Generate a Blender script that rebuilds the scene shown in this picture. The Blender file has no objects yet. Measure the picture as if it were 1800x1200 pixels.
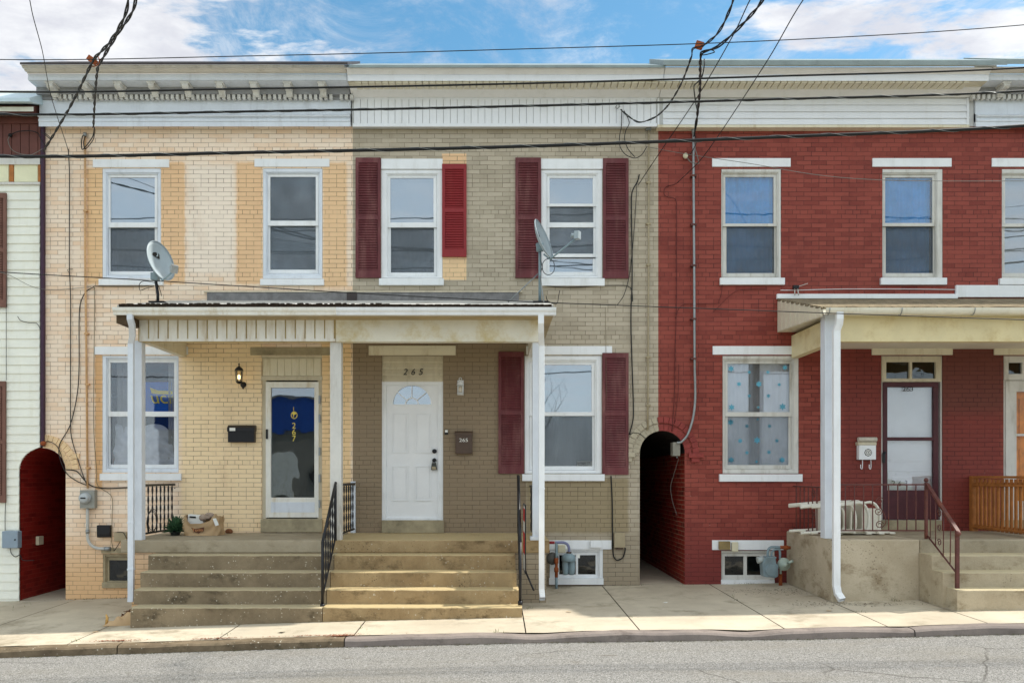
import bpy, math, random
from mathutils import Vector, Matrix
random.seed(7)
S=.0087; D=13.; E=1.75; CX=870; CY=835
C=bpy.context.scene.collection
def R(d): return D/(D-d)
def PX(px,d=0): return (px-CX)*S/R(d)
def PZ(py,d=0): return E+(CY-py)*S/R(d)
def P(px,py,d=0): return Vector((PX(px,d),-d,PZ(py,d)))
GX=[(-60,-.30),(-8,-.18),(-6.57,-.15),(-1.8,.0),(.5,.05),(3.5,.09),(5.6,.14),(8,.17),(60,.35)]
def gz(x):
    for (a,za),(b,zb) in zip(GX,GX[1:]):
        if x<=b: return za+(zb-za)*(x-a)/(b-a)
    return GX[-1][1]
def sz(x,d): return gz(x)-.02*max(0,d)

# ------------------------------------------------------------------ node helpers
class NB:
    def __init__(s,name):
        s.m=bpy.data.materials.new(name); s.m.use_nodes=True; s.t=s.m.node_tree; s.t.nodes.clear()
        s.out=s.n('ShaderNodeOutputMaterial')
        s.geo=s.n('ShaderNodeNewGeometry'); s.pos=s.geo.outputs['Position']
    def n(s,ty,**k):
        o=s.t.nodes.new(ty)
        for a,v in k.items(): setattr(o,a,v)
        return o
    def L(s,a,b):
        if isinstance(a,(int,float)): b.default_value=a
        elif isinstance(a,tuple): b.default_value=a if len(a)==len(b.default_value) else tuple(a)+(1,)
        else: s.t.links.new(a,b)
    def math(s,op,a,b=0.,c=None,clamp=False):
        o=s.n('ShaderNodeMath',operation=op,use_clamp=clamp); s.L(a,o.inputs[0]); s.L(b,o.inputs[1])
        if c is not None: s.L(c,o.inputs[2])
        return o.outputs[0]
    def mr(s,v,a,b,c=0.,d=1.,smooth=True):
        o=s.n('ShaderNodeMapRange',interpolation_type='SMOOTHSTEP' if smooth else 'LINEAR')
        for i,q in enumerate((v,a,b,c,d)): s.L(q,o.inputs[i])
        return o.outputs[0]
    def mix(s,f,a,b,mode='MIX'):
        o=s.n('ShaderNodeMix',data_type='RGBA',blend_type=mode); s.L(f,o.inputs[0]); s.L(a,o.inputs[6]); s.L(b,o.inputs[7]); return o.outputs[2]
    def vec(s,scale=(1,1,1),src=None):
        o=s.n('ShaderNodeMapping'); s.L(src or s.pos,o.inputs['Vector']); o.inputs['Scale'].default_value=scale; return o.outputs[0]
    def noise(s,scale,detail=5,rough=.6,vec=None,dist=0):
        o=s.n('ShaderNodeTexNoise'); s.L(vec or s.pos,o.inputs['Vector']); o.inputs['Scale'].default_value=scale
        o.inputs['Detail'].default_value=detail; o.inputs['Roughness'].default_value=rough; o.inputs['Distortion'].default_value=dist
        return o.outputs['Fac']
    def vor(s,scale,vec=None,feat='F1'):
        o=s.n('ShaderNodeTexVoronoi',feature=feat); s.L(vec or s.pos,o.inputs['Vector']); o.inputs['Scale'].default_value=scale
        return o
    def xyz(s,src=None):
        o=s.n('ShaderNodeSeparateXYZ'); s.L(src or s.pos,o.inputs[0]); return o.outputs
    def bump(s,h,strength=.3,dist=.01,prev=None):
        o=s.n('ShaderNodeBump'); s.L(h,o.inputs['Height']); o.inputs['Strength'].default_value=strength; o.inputs['Distance'].default_value=dist
        if prev: s.L(prev,o.inputs['Normal'])
        return o.outputs[0]
    def bsdf(s,col,rough=.6,metal=0.,nor=None,spec=.4,**k):
        o=s.n('ShaderNodeBsdfPrincipled'); s.L(col,o.inputs['Base Color']); s.L(rough,o.inputs['Roughness']); s.L(metal,o.inputs['Metallic'])
        s.L(spec,o.inputs['Specular IOR Level'])
        if nor: s.L(nor,o.inputs['Normal'])
        for a,v in k.items(): s.L(v,o.inputs[a])
        s.L(o.outputs[0],s.out.inputs[0]); return o
def c3(*a):   # sRGB 0-255 -> linear
    return tuple(((v/255/12.92) if v/255<.04045 else ((v/255+.055)/1.055)**2.4) for v in a)+(1.,)
MC={}
EXPO=1.74; SKYS=.12; SUNE=1.65; CLOUD=2.5; SKYV=.47
def M(name,col,rough=.55,var=.12,scale=5,dirt=None,amt=.35,streak=False,bump=.06,bscale=70,metal=0.,spec=.35):
    if name in MC: return MC[name]
    b=NB(name); n=b.noise(scale,6,.65)
    k=tuple(min(1,v*(1+var)) for v in col[:3])+(1,); l=tuple(v*(1-var) for v in col[:3])+(1,)
    cc=b.mix(b.mr(n,.3,.7),l,k)
    if dirt:
        v=b.vec((3,3,.5)) if streak else b.vec((1,1,1))
        m=b.mr(b.noise(2.4,8,.7,v),.52-amt*.12,.78,0,amt*1.6); cc=b.mix(b.math('MINIMUM',m,.9),cc,dirt); cc=b.mix(b.mr(b.noise(16,7,.8),.64,.70,0,.45),cc,dirt)
    nr=b.bump(b.noise(bscale,4,.6),bump*3,.004) if bump else None
    b.bsdf(cc,rough,metal,nr,spec); MC[name]=b.m; return b.m
def brick(name,ca,cb,mortar,patches=(),dirt=None,amt=.25,mw=.0085,fleck=None,flz=None,bw=.2305,contrast=.5,low=None):
    b=NB(name); x,y,z=b.xyz()
    nz=b.noise(14,2,.5); h=b.math('ADD',x,y)
    h=b.math('ADD',h,b.math('MULTIPLY',b.math('SUBTRACT',nz,.5),.006)); zz=b.math('ADD',z,b.math('MULTIPLY',b.math('SUBTRACT',b.noise(5,2,.5),.5),.012))
    cv=b.n('ShaderNodeCombineXYZ'); b.L(h,cv.inputs[0]); b.L(zz,cv.inputs[1])
    t=b.n('ShaderNodeTexBrick'); b.L(cv.outputs[0],t.inputs['Vector']); t.offset=.5; t.offset_frequency=2; t.squash=.5; t.squash_frequency=7
    for k,v in (('Scale',1.),('Mortar Size',mw*.5),('Mortar Smooth',.35),('Bias',0.),('Brick Width',bw),('Row Height',.0683)): t.inputs[k].default_value=v
    t.inputs['Color1'].default_value=(0,0,0,1); t.inputs['Color2'].default_value=(1,1,1,1); t.inputs['Mortar'].default_value=(.5,.5,.5,1)
    sp=b.n('ShaderNodeSeparateColor'); b.L(t.outputs['Color'],sp.inputs[0])
    f=b.mr(b.math('ADD',b.math('MULTIPLY',sp.outputs[0],contrast),b.math('MULTIPLY',b.noise(3.2,7,.7),1-contrast*.5)),.2,.85)
    col=b.mix(f,ca,cb)
    if low: col=b.mix(b.mr(z,low[1],low[2]),low[0],col)
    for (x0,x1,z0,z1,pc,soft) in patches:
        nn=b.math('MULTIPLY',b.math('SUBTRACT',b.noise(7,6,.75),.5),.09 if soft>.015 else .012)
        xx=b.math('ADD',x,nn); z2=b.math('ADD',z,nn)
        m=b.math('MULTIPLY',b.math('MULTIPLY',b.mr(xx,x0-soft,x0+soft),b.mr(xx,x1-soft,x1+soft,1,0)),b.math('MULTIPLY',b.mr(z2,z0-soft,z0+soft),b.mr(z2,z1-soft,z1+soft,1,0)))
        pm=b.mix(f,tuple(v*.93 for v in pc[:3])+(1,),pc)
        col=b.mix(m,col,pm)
    if dirt:
        col=b.mix(b.mr(b.noise(1.3,8,.72,b.vec((1.6,1.6,.8))),.5,.8,0,amt),col,dirt)
    col=b.mix(b.mr(b.noise(1.9,6,.7,b.vec((4.5,4.5,.35))),.55,.8,0,.30),col,tuple(v*.62 for v in ca[:3])+(1,))
    col=b.mix(b.mr(b.noise(7,7,.8),.66,.72,0,.35),col,tuple(min(1,v*1.18+.02) for v in cb[:3])+(1,))
    if fleck:
        m=b.math('MULTIPLY',b.mr(b.noise(26,3,.7),.60,.66),b.mr(b.noise(2.2,3,.6),flz[2],flz[2]+.12))
        m=b.math('MULTIPLY',m,b.mr(z,flz[0],flz[1],1,0)); m=b.math('MULTIPLY',m,b.mr(t.outputs['Fac'],.0,.6,.12,1))
        col=b.mix(m,col,fleck)
    # joints vary in how open they are
    jm=b.math('MULTIPLY',t.outputs['Fac'],b.mr(b.noise(1.7,5,.7),.25,.7,.22,.95))
    col=b.mix(jm,col,mortar)
    hh=b.math('SUBTRACT',b.math('MULTIPLY',b.noise(55,4,.6),.25),b.math('MULTIPLY',t.outputs['Fac'],1.))
    hh=b.math('ADD',hh,b.math('MULTIPLY',sp.outputs[0],.18))
    b.bsdf(col,.62,0,b.bump(hh,.45,.006),.3); return b.m
def concrete(name,ca,cb,dark=None,speck=.0,pit=.0,moss=None,bs=.5,sc=1.6,lit_tread=None):
    b=NB(name); x,y,z=b.xyz()
    col=b.mix(b.mr(b.noise(sc,9,.68),.32,.68),ca,cb)
    if dark: col=b.mix(b.mr(b.noise(sc*1.9,8,.72,b.vec((1,1,1.6))),.5,.72,0,.85),col,dark)
    col=b.mix(b.mr(b.noise(110,2,.5),.45,.75,0,.22),col,tuple(v*.55 for v in ca[:3])+(1,))
    h=b.noise(38,6,.65)
    if lit_tread: col=b.mix(b.mr(b.xyz(b.geo.outputs['Normal'])[2],.25,.8,0,.85),col,lit_tread)  # upward faces painted lighter, sunlit look of the treads put into the colour
    if speck:
        v=b.vor(24); w=b.mr(v.outputs['Distance'],.10,.26,1,0); k=b.math('MULTIPLY',w,b.mr(b.noise(5,5,.75),.54-speck*.1,.60)); col=b.mix(k,col,c3(205,198,180))
    if pit:
        v=b.vor(26,b.vec((1,1,1.5))); w=b.math('MULTIPLY',b.mr(v.outputs['Distance'],.12,.3,1,0),b.mr(b.noise(2.1,6,.75),.60-pit*.12,.68))
        col=b.mix(w,col,c3(52,44,30)); h=b.math('SUBTRACT',h,b.math('MULTIPLY',w,1.3))
    b.bsdf(col,.85,0,b.bump(h,bs,.008),.2); return b.m
def glass(name,refl=.3,tint=(.75,.8,.82,1),wob=.02,wsc=2.5,rc=(.85,.9,.95,1)):
    if name in MC: return MC[name]
    b=NB(name); nr=b.bump(b.noise(wsc,2,.5),wob,.1) if wob else None
    g=b.n('ShaderNodeBsdfGlossy'); g.inputs['Roughness'].default_value=.015; g.inputs['Color'].default_value=rc
    if nr: b.L(nr,g.inputs['Normal'])
    t=b.n('ShaderNodeBsdfTransparent'); t.inputs[0].default_value=tint
    fr=b.n('ShaderNodeFresnel'); fr.inputs[0].default_value=1.5
    f=b.math('ADD',b.math('MULTIPLY',fr.outputs[0],.9),refl,clamp=True)
    m=b.n('ShaderNodeMixShader'); b.L(f,m.inputs[0]); b.L(t.outputs[0],m.inputs[1]); b.L(g.outputs[0],m.inputs[2]); b.L(m.outputs[0],b.out.inputs[0])
    MC[name]=b.m; return b.m
def mesh_screen(name,op=.55,col=(.03,.033,.036,1)):
    if name in MC: return MC[name]
    b=NB(name); d=b.n('ShaderNodeBsdfDiffuse'); d.inputs[0].default_value=col; t=b.n('ShaderNodeBsdfTransparent')
    m=b.n('ShaderNodeMixShader'); b.L(b.mr(b.noise(1.8,4,.6),.3,.7,op-.08,op+.06),m.inputs[0]); b.L(t.outputs[0],m.inputs[1]); b.L(d.outputs[0],m.inputs[2]); b.L(m.outputs[0],b.out.inputs[0])
    MC[name]=b.m; return b.m

# ------------------------------------------------------------------ mesh builder
class MB:
    def __init__(s): s.v=[]; s.f=[]; s.sm=[]
    def quad(s,*p):
        i=len(s.v); s.v+=[tuple(q) for q in p]; s.f.append(tuple(range(i,i+len(p)))); s.sm.append(False); return s
    def box(s,x0,x1,y0,y1,z0,z1,mat=None):
        if x0>x1:x0,x1=x1,x0
        if y0>y1:y0,y1=y1,y0
        if z0>z1:z0,z1=z1,z0
        i=len(s.v); p=[(x,y,z) for x in(x0,x1) for y in(y0,y1) for z in(z0,z1)]
        if mat: p=[tuple(mat@Vector(q)) for q in p]
        s.v+=p
        for q in ((0,1,3,2),(4,6,7,5),(0,4,5,1),(2,3,7,6),(0,2,6,4),(1,5,7,3)): s.f.append(tuple(i+k for k in q)); s.sm.append(False)
        return s
    def pb(s,x0,x1,y0,y1,d0,d1):   # pixel rectangle of the FRONT face (at distance d1 from the facade), back face at d0
        return s.box(PX(x0,d1),PX(x1,d1),-d0,-d1,PZ(y0,d1),PZ(y1,d1))
    def ring(s,o,n,d0,d1):         # o,n=(x0,x1,y0,y1) pixel rects at the front distance
        a,b,c,e=o; f,g,h,k=n
        s.pb(a,b,c,h,d0,d1); s.pb(a,b,k,e,d0,d1); s.pb(a,f,h,k,d0,d1); s.pb(g,b,h,k,d0,d1); return s
    def extr(s,prof,x0,x1):        # profile of (y,z) points along x
        n=len(prof); i=len(s.v); s.v+=[(x0,y,z) for y,z in prof]+[(x1,y,z) for y,z in prof]
        for k in range(n): s.f.append((i+k,i+(k+1)%n,i+n+(k+1)%n,i+n+k)); s.sm.append(False)
        s.f.append(tuple(range(i,i+n))[::-1]); s.f.append(tuple(range(i+n,i+2*n))); s.sm+=[False]*2
        return s
    def prism(s,poly,y0,y1,mat=None):       # polygon of (x,z) points along y
        n=len(poly); i=len(s.v); p=[(x,y0,z) for x,z in poly]+[(x,y1,z) for x,z in poly]
        if mat: p=[tuple(mat@Vector(q)) for q in p]
        s.v+=p
        for k in range(n): s.f.append((i+k,i+(k+1)%n,i+n+(k+1)%n,i+n+k)); s.sm.append(False)
        s.f.append(tuple(range(i,i+n))[::-1]); s.f.append(tuple(range(i+n,i+2*n))); s.sm+=[False]*2
        return s
    def tube(s,pts,r,seg=8,cap=True,smooth=True):
        pts=[Vector(p) for p in pts]; n=len(pts); rr=r if isinstance(r,(list,tuple)) else [r]*n
        t0=(pts[1]-pts[0]).normalized(); u=t0.orthogonal().normalized(); base=len(s.v)
        for k in range(n):
            a=pts[max(0,k-1)]; c=pts[min(n-1,k+1)]; t=(c-a).normalized()
            u=(u-t*u.dot(t)); u=u.normalized() if u.length>1e-6 else t.orthogonal().normalized(); w=t.cross(u)
            for j in range(seg):
                an=2*math.pi*j/seg; q=pts[k]+(u*math.cos(an)+w*math.sin(an))*rr[k]; s.v.append(tuple(q))
        for k in range(n-1):
            for j in range(seg):
                j2=(j+1)%seg; s.f.append((base+k*seg+j,base+k*seg+j2,base+(k+1)*seg+j2,base+(k+1)*seg+j)); s.sm.append(smooth)
        if cap:
            s.f.append(tuple(base+j for j in range(seg))[::-1]); s.f.append(tuple(base+(n-1)*seg+j for j in range(seg))); s.sm+=[False]*2
        return s
    def sqtube(s,pts,w,d):
        # rectangular downpipe swept in a roughly vertical path, w along x, d along y
        pts=[Vector(p) for p in pts]; base=len(s.v); n=len(pts)
        for k in range(n):
            a=pts[max(0,k-1)]; c=pts[min(n-1,k+1)]; t=(c-a).normalized(); X=Vector((1,0,0)); X=(X-t*X.dot(t)).normalized(); Y=t.cross(X)
            for sx,sy in ((-1,-1),(1,-1),(1,1),(-1,1)): s.v.append(tuple(pts[k]+X*sx*w/2+Y*sy*d/2))
        for k in range(n-1):
            for j in range(4):
                j2=(j+1)%4; s.f.append((base+k*4+j,base+k*4+j2,base+(k+1)*4+j2,base+(k+1)*4+j)); s.sm.append(False)
        return s
    def sph(s,c,r,sx=1,sy=1,sz_=1,seg=12,rings=8,mat=None):
        base=len(s.v); c=Vector(c)
        for a in range(rings+1):
            th=math.pi*a/rings
            for j in range(seg):
                ph=2*math.pi*j/seg; q=Vector((math.sin(th)*math.cos(ph)*sx,math.sin(th)*math.sin(ph)*sy,math.cos(th)*sz_))*r
                if mat: q=mat@q
                s.v.append(tuple(c+q))
        for a in range(rings):
            for j in range(seg):
                j2=(j+1)%seg; s.f.append((base+a*seg+j,base+(a+1)*seg+j,base+(a+1)*seg+j2,base+a*seg+j2)); s.sm.append(True)
        return s
    def lathe(s,prof,c,axis='z',seg=18):
        base=len(s.v); c=Vector(c)
        for r,h in prof:
            for j in range(seg):
                a=2*math.pi*j/seg; u,w=r*math.cos(a),r*math.sin(a)
                q={'z':(u,w,h),'y':(u,h,w),'x':(h,u,w)}[axis]; s.v.append(tuple(c+Vector(q)))
        for k in range(len(prof)-1):
            for j in range(seg):
                j2=(j+1)%seg; s.f.append((base+k*seg+j,base+k*seg+j2,base+(k+1)*seg+j2,base+(k+1)*seg+j)); s.sm.append(True)
        return s
    def build(s,name,mat,parent=None,bev=0,label=None):
        me=bpy.data.meshes.new(name)
        org=Vector((0,0,0))
        if s.v:
            xs=[p[0] for p in s.v]; ys=[p[1] for p in s.v]; zs=[p[2] for p in s.v]
            org=Vector(((min(xs)+max(xs))/2,(min(ys)+max(ys))/2,min(zs)))
        me.from_pydata([tuple(Vector(p)-org) for p in s.v],[],s.f); me.materials.append(mat)
        me.polygons.foreach_set('use_smooth',s.sm); me.update()
        import bmesh
        bm=bmesh.new(); bm.from_mesh(me); bmesh.ops.recalc_face_normals(bm,faces=bm.faces[:]); bm.to_mesh(me); bm.free()
        o=bpy.data.objects.new(name,me); C.objects.link(o); o['_w']=1
        setpos(o,org,parent)
        if bev:
            m=o.modifiers.new('bevel','BEVEL'); m.width=bev; m.segments=2; m.limit_method='ANGLE'; m.angle_limit=math.radians(50)
        if label: o['label']=label
        return o
WP={}
def setpos(o,org,parent):
    WP[o.name]=org.copy()
    if parent: o.parent=parent; o.location=org-WP[parent.name]
    else: o.location=org
    if '_w' in o: del o['_w']
def thing(name,label,cat,loc,group=None):
    o=bpy.data.objects.new(name,None); C.objects.link(o); o.empty_display_size=.2; setpos(o,Vector(loc),None); return tag(o,label,cat,group)
def tag(o,label,cat,group=None):
    o['label']=label; o['category']=cat
    if group: o['group']=group
    return o
def struct(o): o['kind']='structure'; return o
def text(s,pos,size,name,mat,parent,ext=.0015,rot=0,sx=1.,shear=0,sp=1.,normal=None):
    cu=bpy.data.curves.new(name,'FONT'); cu.body=s; cu.size=size; cu.extrude=ext; cu.align_x='CENTER'; cu.align_y='CENTER'; cu.shear=shear; cu.space_character=sp
    t=bpy.data.objects.new(name,cu); C.objects.link(t); bpy.context.view_layer.update()
    me=bpy.data.meshes.new_from_object(t.evaluated_get(bpy.context.evaluated_depsgraph_get())); bpy.data.objects.remove(t)
    base=Matrix.Rotation(math.pi/2,4,'X')@Matrix.Rotation(rot,4,'Z')@Matrix.Diagonal((sx,1,1,1))
    if normal is not None: base=normal@Matrix.Rotation(rot,4,'Z')@Matrix.Diagonal((sx,1,1,1))
    me.transform(base); me.materials.clear(); me.materials.append(mat)
    o=bpy.data.objects.new(name,me); C.objects.link(o); setpos(o,Vector(pos),parent); return o
def smooth_path(p,n=8):
    p=[Vector(q) for q in p]; out=[]
    for i in range(len(p)-1):
        a=p[max(0,i-1)];b=p[i];c=p[i+1];d=p[min(len(p)-1,i+2)]; L_=(c-b).length
        if (a-b).length>L_*1.5: a=b+(a-b).normalized()*L_
        if (d-c).length>L_*1.5: d=c+(d-c).normalized()*L_
        if L_>5 and i in(0,len(p)-2) and n>6: a=b*2-c; d=c*2-b
        for k in range(n):
            t=k/n; out.append(.5*((2*b)+(c-a)*t+(2*a-5*b+4*c-d)*t*t+(3*b-a-3*c+d)*t**3))
    out.append(p[-1]); return out
def arcpts(cx,cz,r,a0,a1,n): return [(cx+r*math.cos(a0+(a1-a0)*i/n),cz+r*math.sin(a0+(a1-a0)*i/n)) for i in range(n+1)]

# ------------------------------------------------------------------ materials
cream=c3(243,222,190); orange=c3(238,198,154); greyw=c3(190,178,154)
X=PX; Z=PZ
B_cream=brick('cream_painted_brick',c3(240,208,176),c3(248,228,206),c3(126,92,66),patches=[
  (X(283),X(325),Z(500),Z(285),orange,.02),(X(415),X(461),Z(500),Z(285),orange,.03),(X(567),X(610),Z(505),Z(285),c3(238,200,156),.03),
  (X(330),X(412),Z(480),Z(290),c3(250,234,216),.06),(X(152),X(181),Z(500),Z(295),c3(238,198,150),.03),(X(167),X(180),Z(860),Z(620),c3(226,180,130),.02),
  (X(318),X(462),Z(936),Z(600),c3(252,226,184),.05),(X(565),X(617),Z(936),Z(600),c3(250,216,166),.03)],dirt=c3(196,150,104),amt=.35,low=(c3(226,186,140),.1,1.3))
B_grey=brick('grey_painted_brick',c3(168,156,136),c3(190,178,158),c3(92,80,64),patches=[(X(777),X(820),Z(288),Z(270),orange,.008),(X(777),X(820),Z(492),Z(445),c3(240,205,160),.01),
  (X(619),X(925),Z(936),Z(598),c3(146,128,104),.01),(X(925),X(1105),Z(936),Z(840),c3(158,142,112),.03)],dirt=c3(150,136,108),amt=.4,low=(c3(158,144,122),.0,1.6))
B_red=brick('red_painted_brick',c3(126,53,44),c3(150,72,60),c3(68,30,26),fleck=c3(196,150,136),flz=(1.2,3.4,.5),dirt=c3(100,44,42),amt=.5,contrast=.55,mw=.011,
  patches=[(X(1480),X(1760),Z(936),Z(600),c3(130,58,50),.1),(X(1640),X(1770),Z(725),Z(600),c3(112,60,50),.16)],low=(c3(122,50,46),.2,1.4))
B_redalley=brick('bare_red_alley_brick',c3(96,22,16),c3(146,40,28),c3(176,150,124),dirt=c3(60,20,16),amt=.6,contrast=.8,mw=.012)
B_darkalley=brick('deep_red_alley_brick',c3(112,18,13),c3(136,30,22),c3(150,66,52),contrast=.8,fleck=c3(190,110,90),flz=(1.0,3.0,.55))
W_trim=M('white_trim_paint',c3(238,240,242),.42,.04,3,c3(192,190,182),.25,True)
W_old=M('weathered_white_paint',c3(214,212,206),.5,.07,3,c3(150,140,120),.45,True)
W_cool=M('bluish_white_paint',c3(222,228,236),.42,.05,3,c3(170,172,176),.3,True)
W_vinyl=M('white_vinyl',c3(238,240,244),.38,.03,2,c3(206,204,200),.2,True)
W_stain=M('rust_stained_white_metal',c3(236,234,226),.45,.05,4,c3(184,158,104),.4,True)
Beige=M('beige_trim_paint',c3(206,196,172),.5,.06,3,c3(150,134,104),.4,True)
BeigeV=M('yellowed_vinyl',c3(228,220,196),.45,.05,2,c3(168,142,84),.4,True)
Stone=M('painted_stone_sill',c3(168,156,128),.8,.14,6,c3(108,100,80),.5,False,.15,40)
Maroon=M('faded_maroon_shutter_paint',c3(100,46,50),.55,.18,3,c3(138,92,88),.6,True)
Red=M('bright_red_shutter_paint',c3(140,38,42),.5,.07,6,c3(170,70,66),.2,True)
Brown=M('brown_paint',c3(104,62,54),.6,.12,5,c3(78,44,38),.4,True)
BrownSh=M('brown_shutter_paint',c3(120,84,72),.6,.1,5)
DarkM=M('dark_metal_edge',c3(62,54,52),.5,.2,6)
GreyM=M('grey_green_roof_edge',c3(140,152,152),.5,.12,3,c3(96,100,96),.4)
BlackI=M('black_painted_iron',c3(24,24,28),.4,.15,8)
BrownI=M('rusty_brown_iron',c3(92,52,48),.5,.2,12,c3(124,66,42),.5)
Cable=M('black_cable',c3(26,27,28),.5,.1,8,bump=0)
CableG=M('grey_cable',c3(120,118,112),.6,.1,8,bump=0)
CableR=M('red_painted_cable',c3(92,34,32),.6,.1,8,bump=0)
CableT=M('tan_painted_cable',c3(120,108,84),.6,.1,8,bump=0)
Steel=M('galvanised_steel',c3(150,154,154),.4,.12,10,metal=.6)
TanP=M('tan_painted_conduit',c3(206,164,118),.6,.1,8)
GreyP=M('greige_painted_box',c3(166,152,124),.6,.07,8)
DishG=M('grey_dish_enamel',c3(158,170,176),.35,.05,5,c3(120,126,128),.3,True,.02)
Slate=M('grey_felt_flashing',c3(128,126,126),.8,.18,9,c3(90,86,84),.5)
Shingle=None
Dark=M('dark_interior',c3(40,38,36),.9,.2,2,bump=0)
Debris=M('rotted_leaf_debris',c3(44,34,24),.95,.5,30)
Wood=M('orange_stained_wood',c3(176,112,56),.6,.18,9,c3(120,80,52),.4,True)
GasG=M('blue_grey_meter_paint',c3(132,152,160),.45,.08,8,c3(104,104,96),.3)
Rust=M('orange_rust_pipe',c3(150,78,40),.8,.25,30,c3(90,44,26),.4)
BoxC=M('cream_plastic_box',c3(214,206,178),.5,.05,6)
Glass=glass('window_glass',.25,wob=.012,wsc=1.2)
GlassC=glass('clear_window_glass',.13,(.92,.93,.94,1),.004)
GlassD=glass('dark_door_glass',.16,(.7,.72,.75,1),.03,1.6)
GlassF=glass('flag_window_glass',.05,(.96,.96,.97,1),.004)
GlassB=glass('basement_glass',.02,(.35,.36,.38,1),.1,3)
GlassT=glass('transom_glass',.05,(.3,.33,.3,1),.1,3)
Screen=mesh_screen('insect_screen',.36,(.14,.16,.18,1))
def concs():
    global C_step,C_stepR,C_porch,C_walk,C_curb,C_curbO,C_pit,Asphalt,Shingle
    C_step=concrete('worn_dark_concrete_step',c3(118,104,83),c3(150,134,109),c3(66,57,44),speck=.7,sc=1.3,lit_tread=c3(184,170,138))
    C_stepR=concrete('worn_tan_concrete_step',c3(144,121,88),c3(172,149,112),c3(90,73,50),speck=.2,pit=.9,sc=1.4,lit_tread=c3(192,172,130))
    C_porch=concrete('porch_slab_concrete',c3(156,144,122),c3(174,162,140),c3(126,114,92))
    C_pit=concrete('pitted_tan_render',c3(174,160,136),c3(198,185,162),c3(126,108,80),pit=1.,sc=1.1)
    C_stepL=0
    C_walk=concrete('sidewalk_concrete',c3(184,172,152),c3(204,193,172),c3(142,130,110),sc=.8,bs=.3)
    C_curb=concrete('curb_concrete',c3(128,118,112),c3(150,138,130),c3(104,94,88))
    C_curbO=concrete('old_mossy_curb',c3(104,90,72),c3(134,118,96),c3(62,56,42),speck=.5,sc=3)
    b=NB('light_worn_asphalt'); v=b.vor(120); f=b.mr(v.outputs['Distance'],.1,.6)
    rr=b.n('ShaderNodeSeparateColor'); b.L(v.outputs['Color'],rr.inputs[0])
    col=b.mix(b.mr(rr.outputs[0],.1,.9),c3(100,99,97),c3(174,172,168))
    col=b.mix(b.mr(b.noise(60,4,.7),.4,.65,0,.5),col,c3(112,106,96))
    col=b.mix(b.mr(b.noise(.7,6,.7,b.vec((.4,1.6,1))),.46,.72,0,.5),col,c3(132,126,114))
    col=b.mix(b.mr(b.noise(1.1,5,.6,b.vec((.8,4,1))),.64,.72,0,.55),col,c3(110,98,80))
    vc=b.n('ShaderNodeTexVoronoi',feature='DISTANCE_TO_EDGE'); vv=b.n('ShaderNodeMixRGB'); b.L(.12,vv.inputs[0]); b.L(b.pos,vv.inputs[1]); nz_=b.n('ShaderNodeTexNoise'); b.L(b.pos,nz_.inputs['Vector']); nz_.inputs['Scale'].default_value=3; b.L(nz_.outputs['Color'],vv.inputs[2]); b.L(vv.outputs[0],vc.inputs['Vector']); vc.inputs['Scale'].default_value=.55
    col=b.mix(b.math('MULTIPLY',b.mr(vc.outputs['Distance'],.002,.008,.6,0),b.mr(b.noise(.5,3,.6),.5,.6)),col,c3(70,66,60))
    col=b.mix(b.mr(b.noise(2.3,4,.6,b.vec((.6,3,1))),.68,.73,0,.6),col,c3(96,86,70))
    b.bsdf(col,.9,0,b.bump(f,.6,.006),.2); Asphalt=b.m
    b=NB('weathered_asphalt_shingle'); col=b.mix(b.mr(b.noise(3,8,.75,b.vec((2,8,8))),.35,.65),c3(96,84,66),c3(168,154,128))
    x,y,z=b.xyz(); t=b.n('ShaderNodeTexBrick'); cv=b.n('ShaderNodeCombineXYZ'); b.L(x,cv.inputs[0]); b.L(y,cv.inputs[1]); b.L(cv.outputs[0],t.inputs['Vector'])
    for k,q in (('Scale',1.),('Mortar Size',.006),('Brick Width',.3),('Row Height',.13)): t.inputs[k].default_value=q
    col=b.mix(t.outputs['Fac'],col,c3(54,46,36)); b.bsdf(col,.95,0,b.bump(b.noise(60,4,.6),.6,.01),.1); Shingle=b.m
concs()

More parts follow.
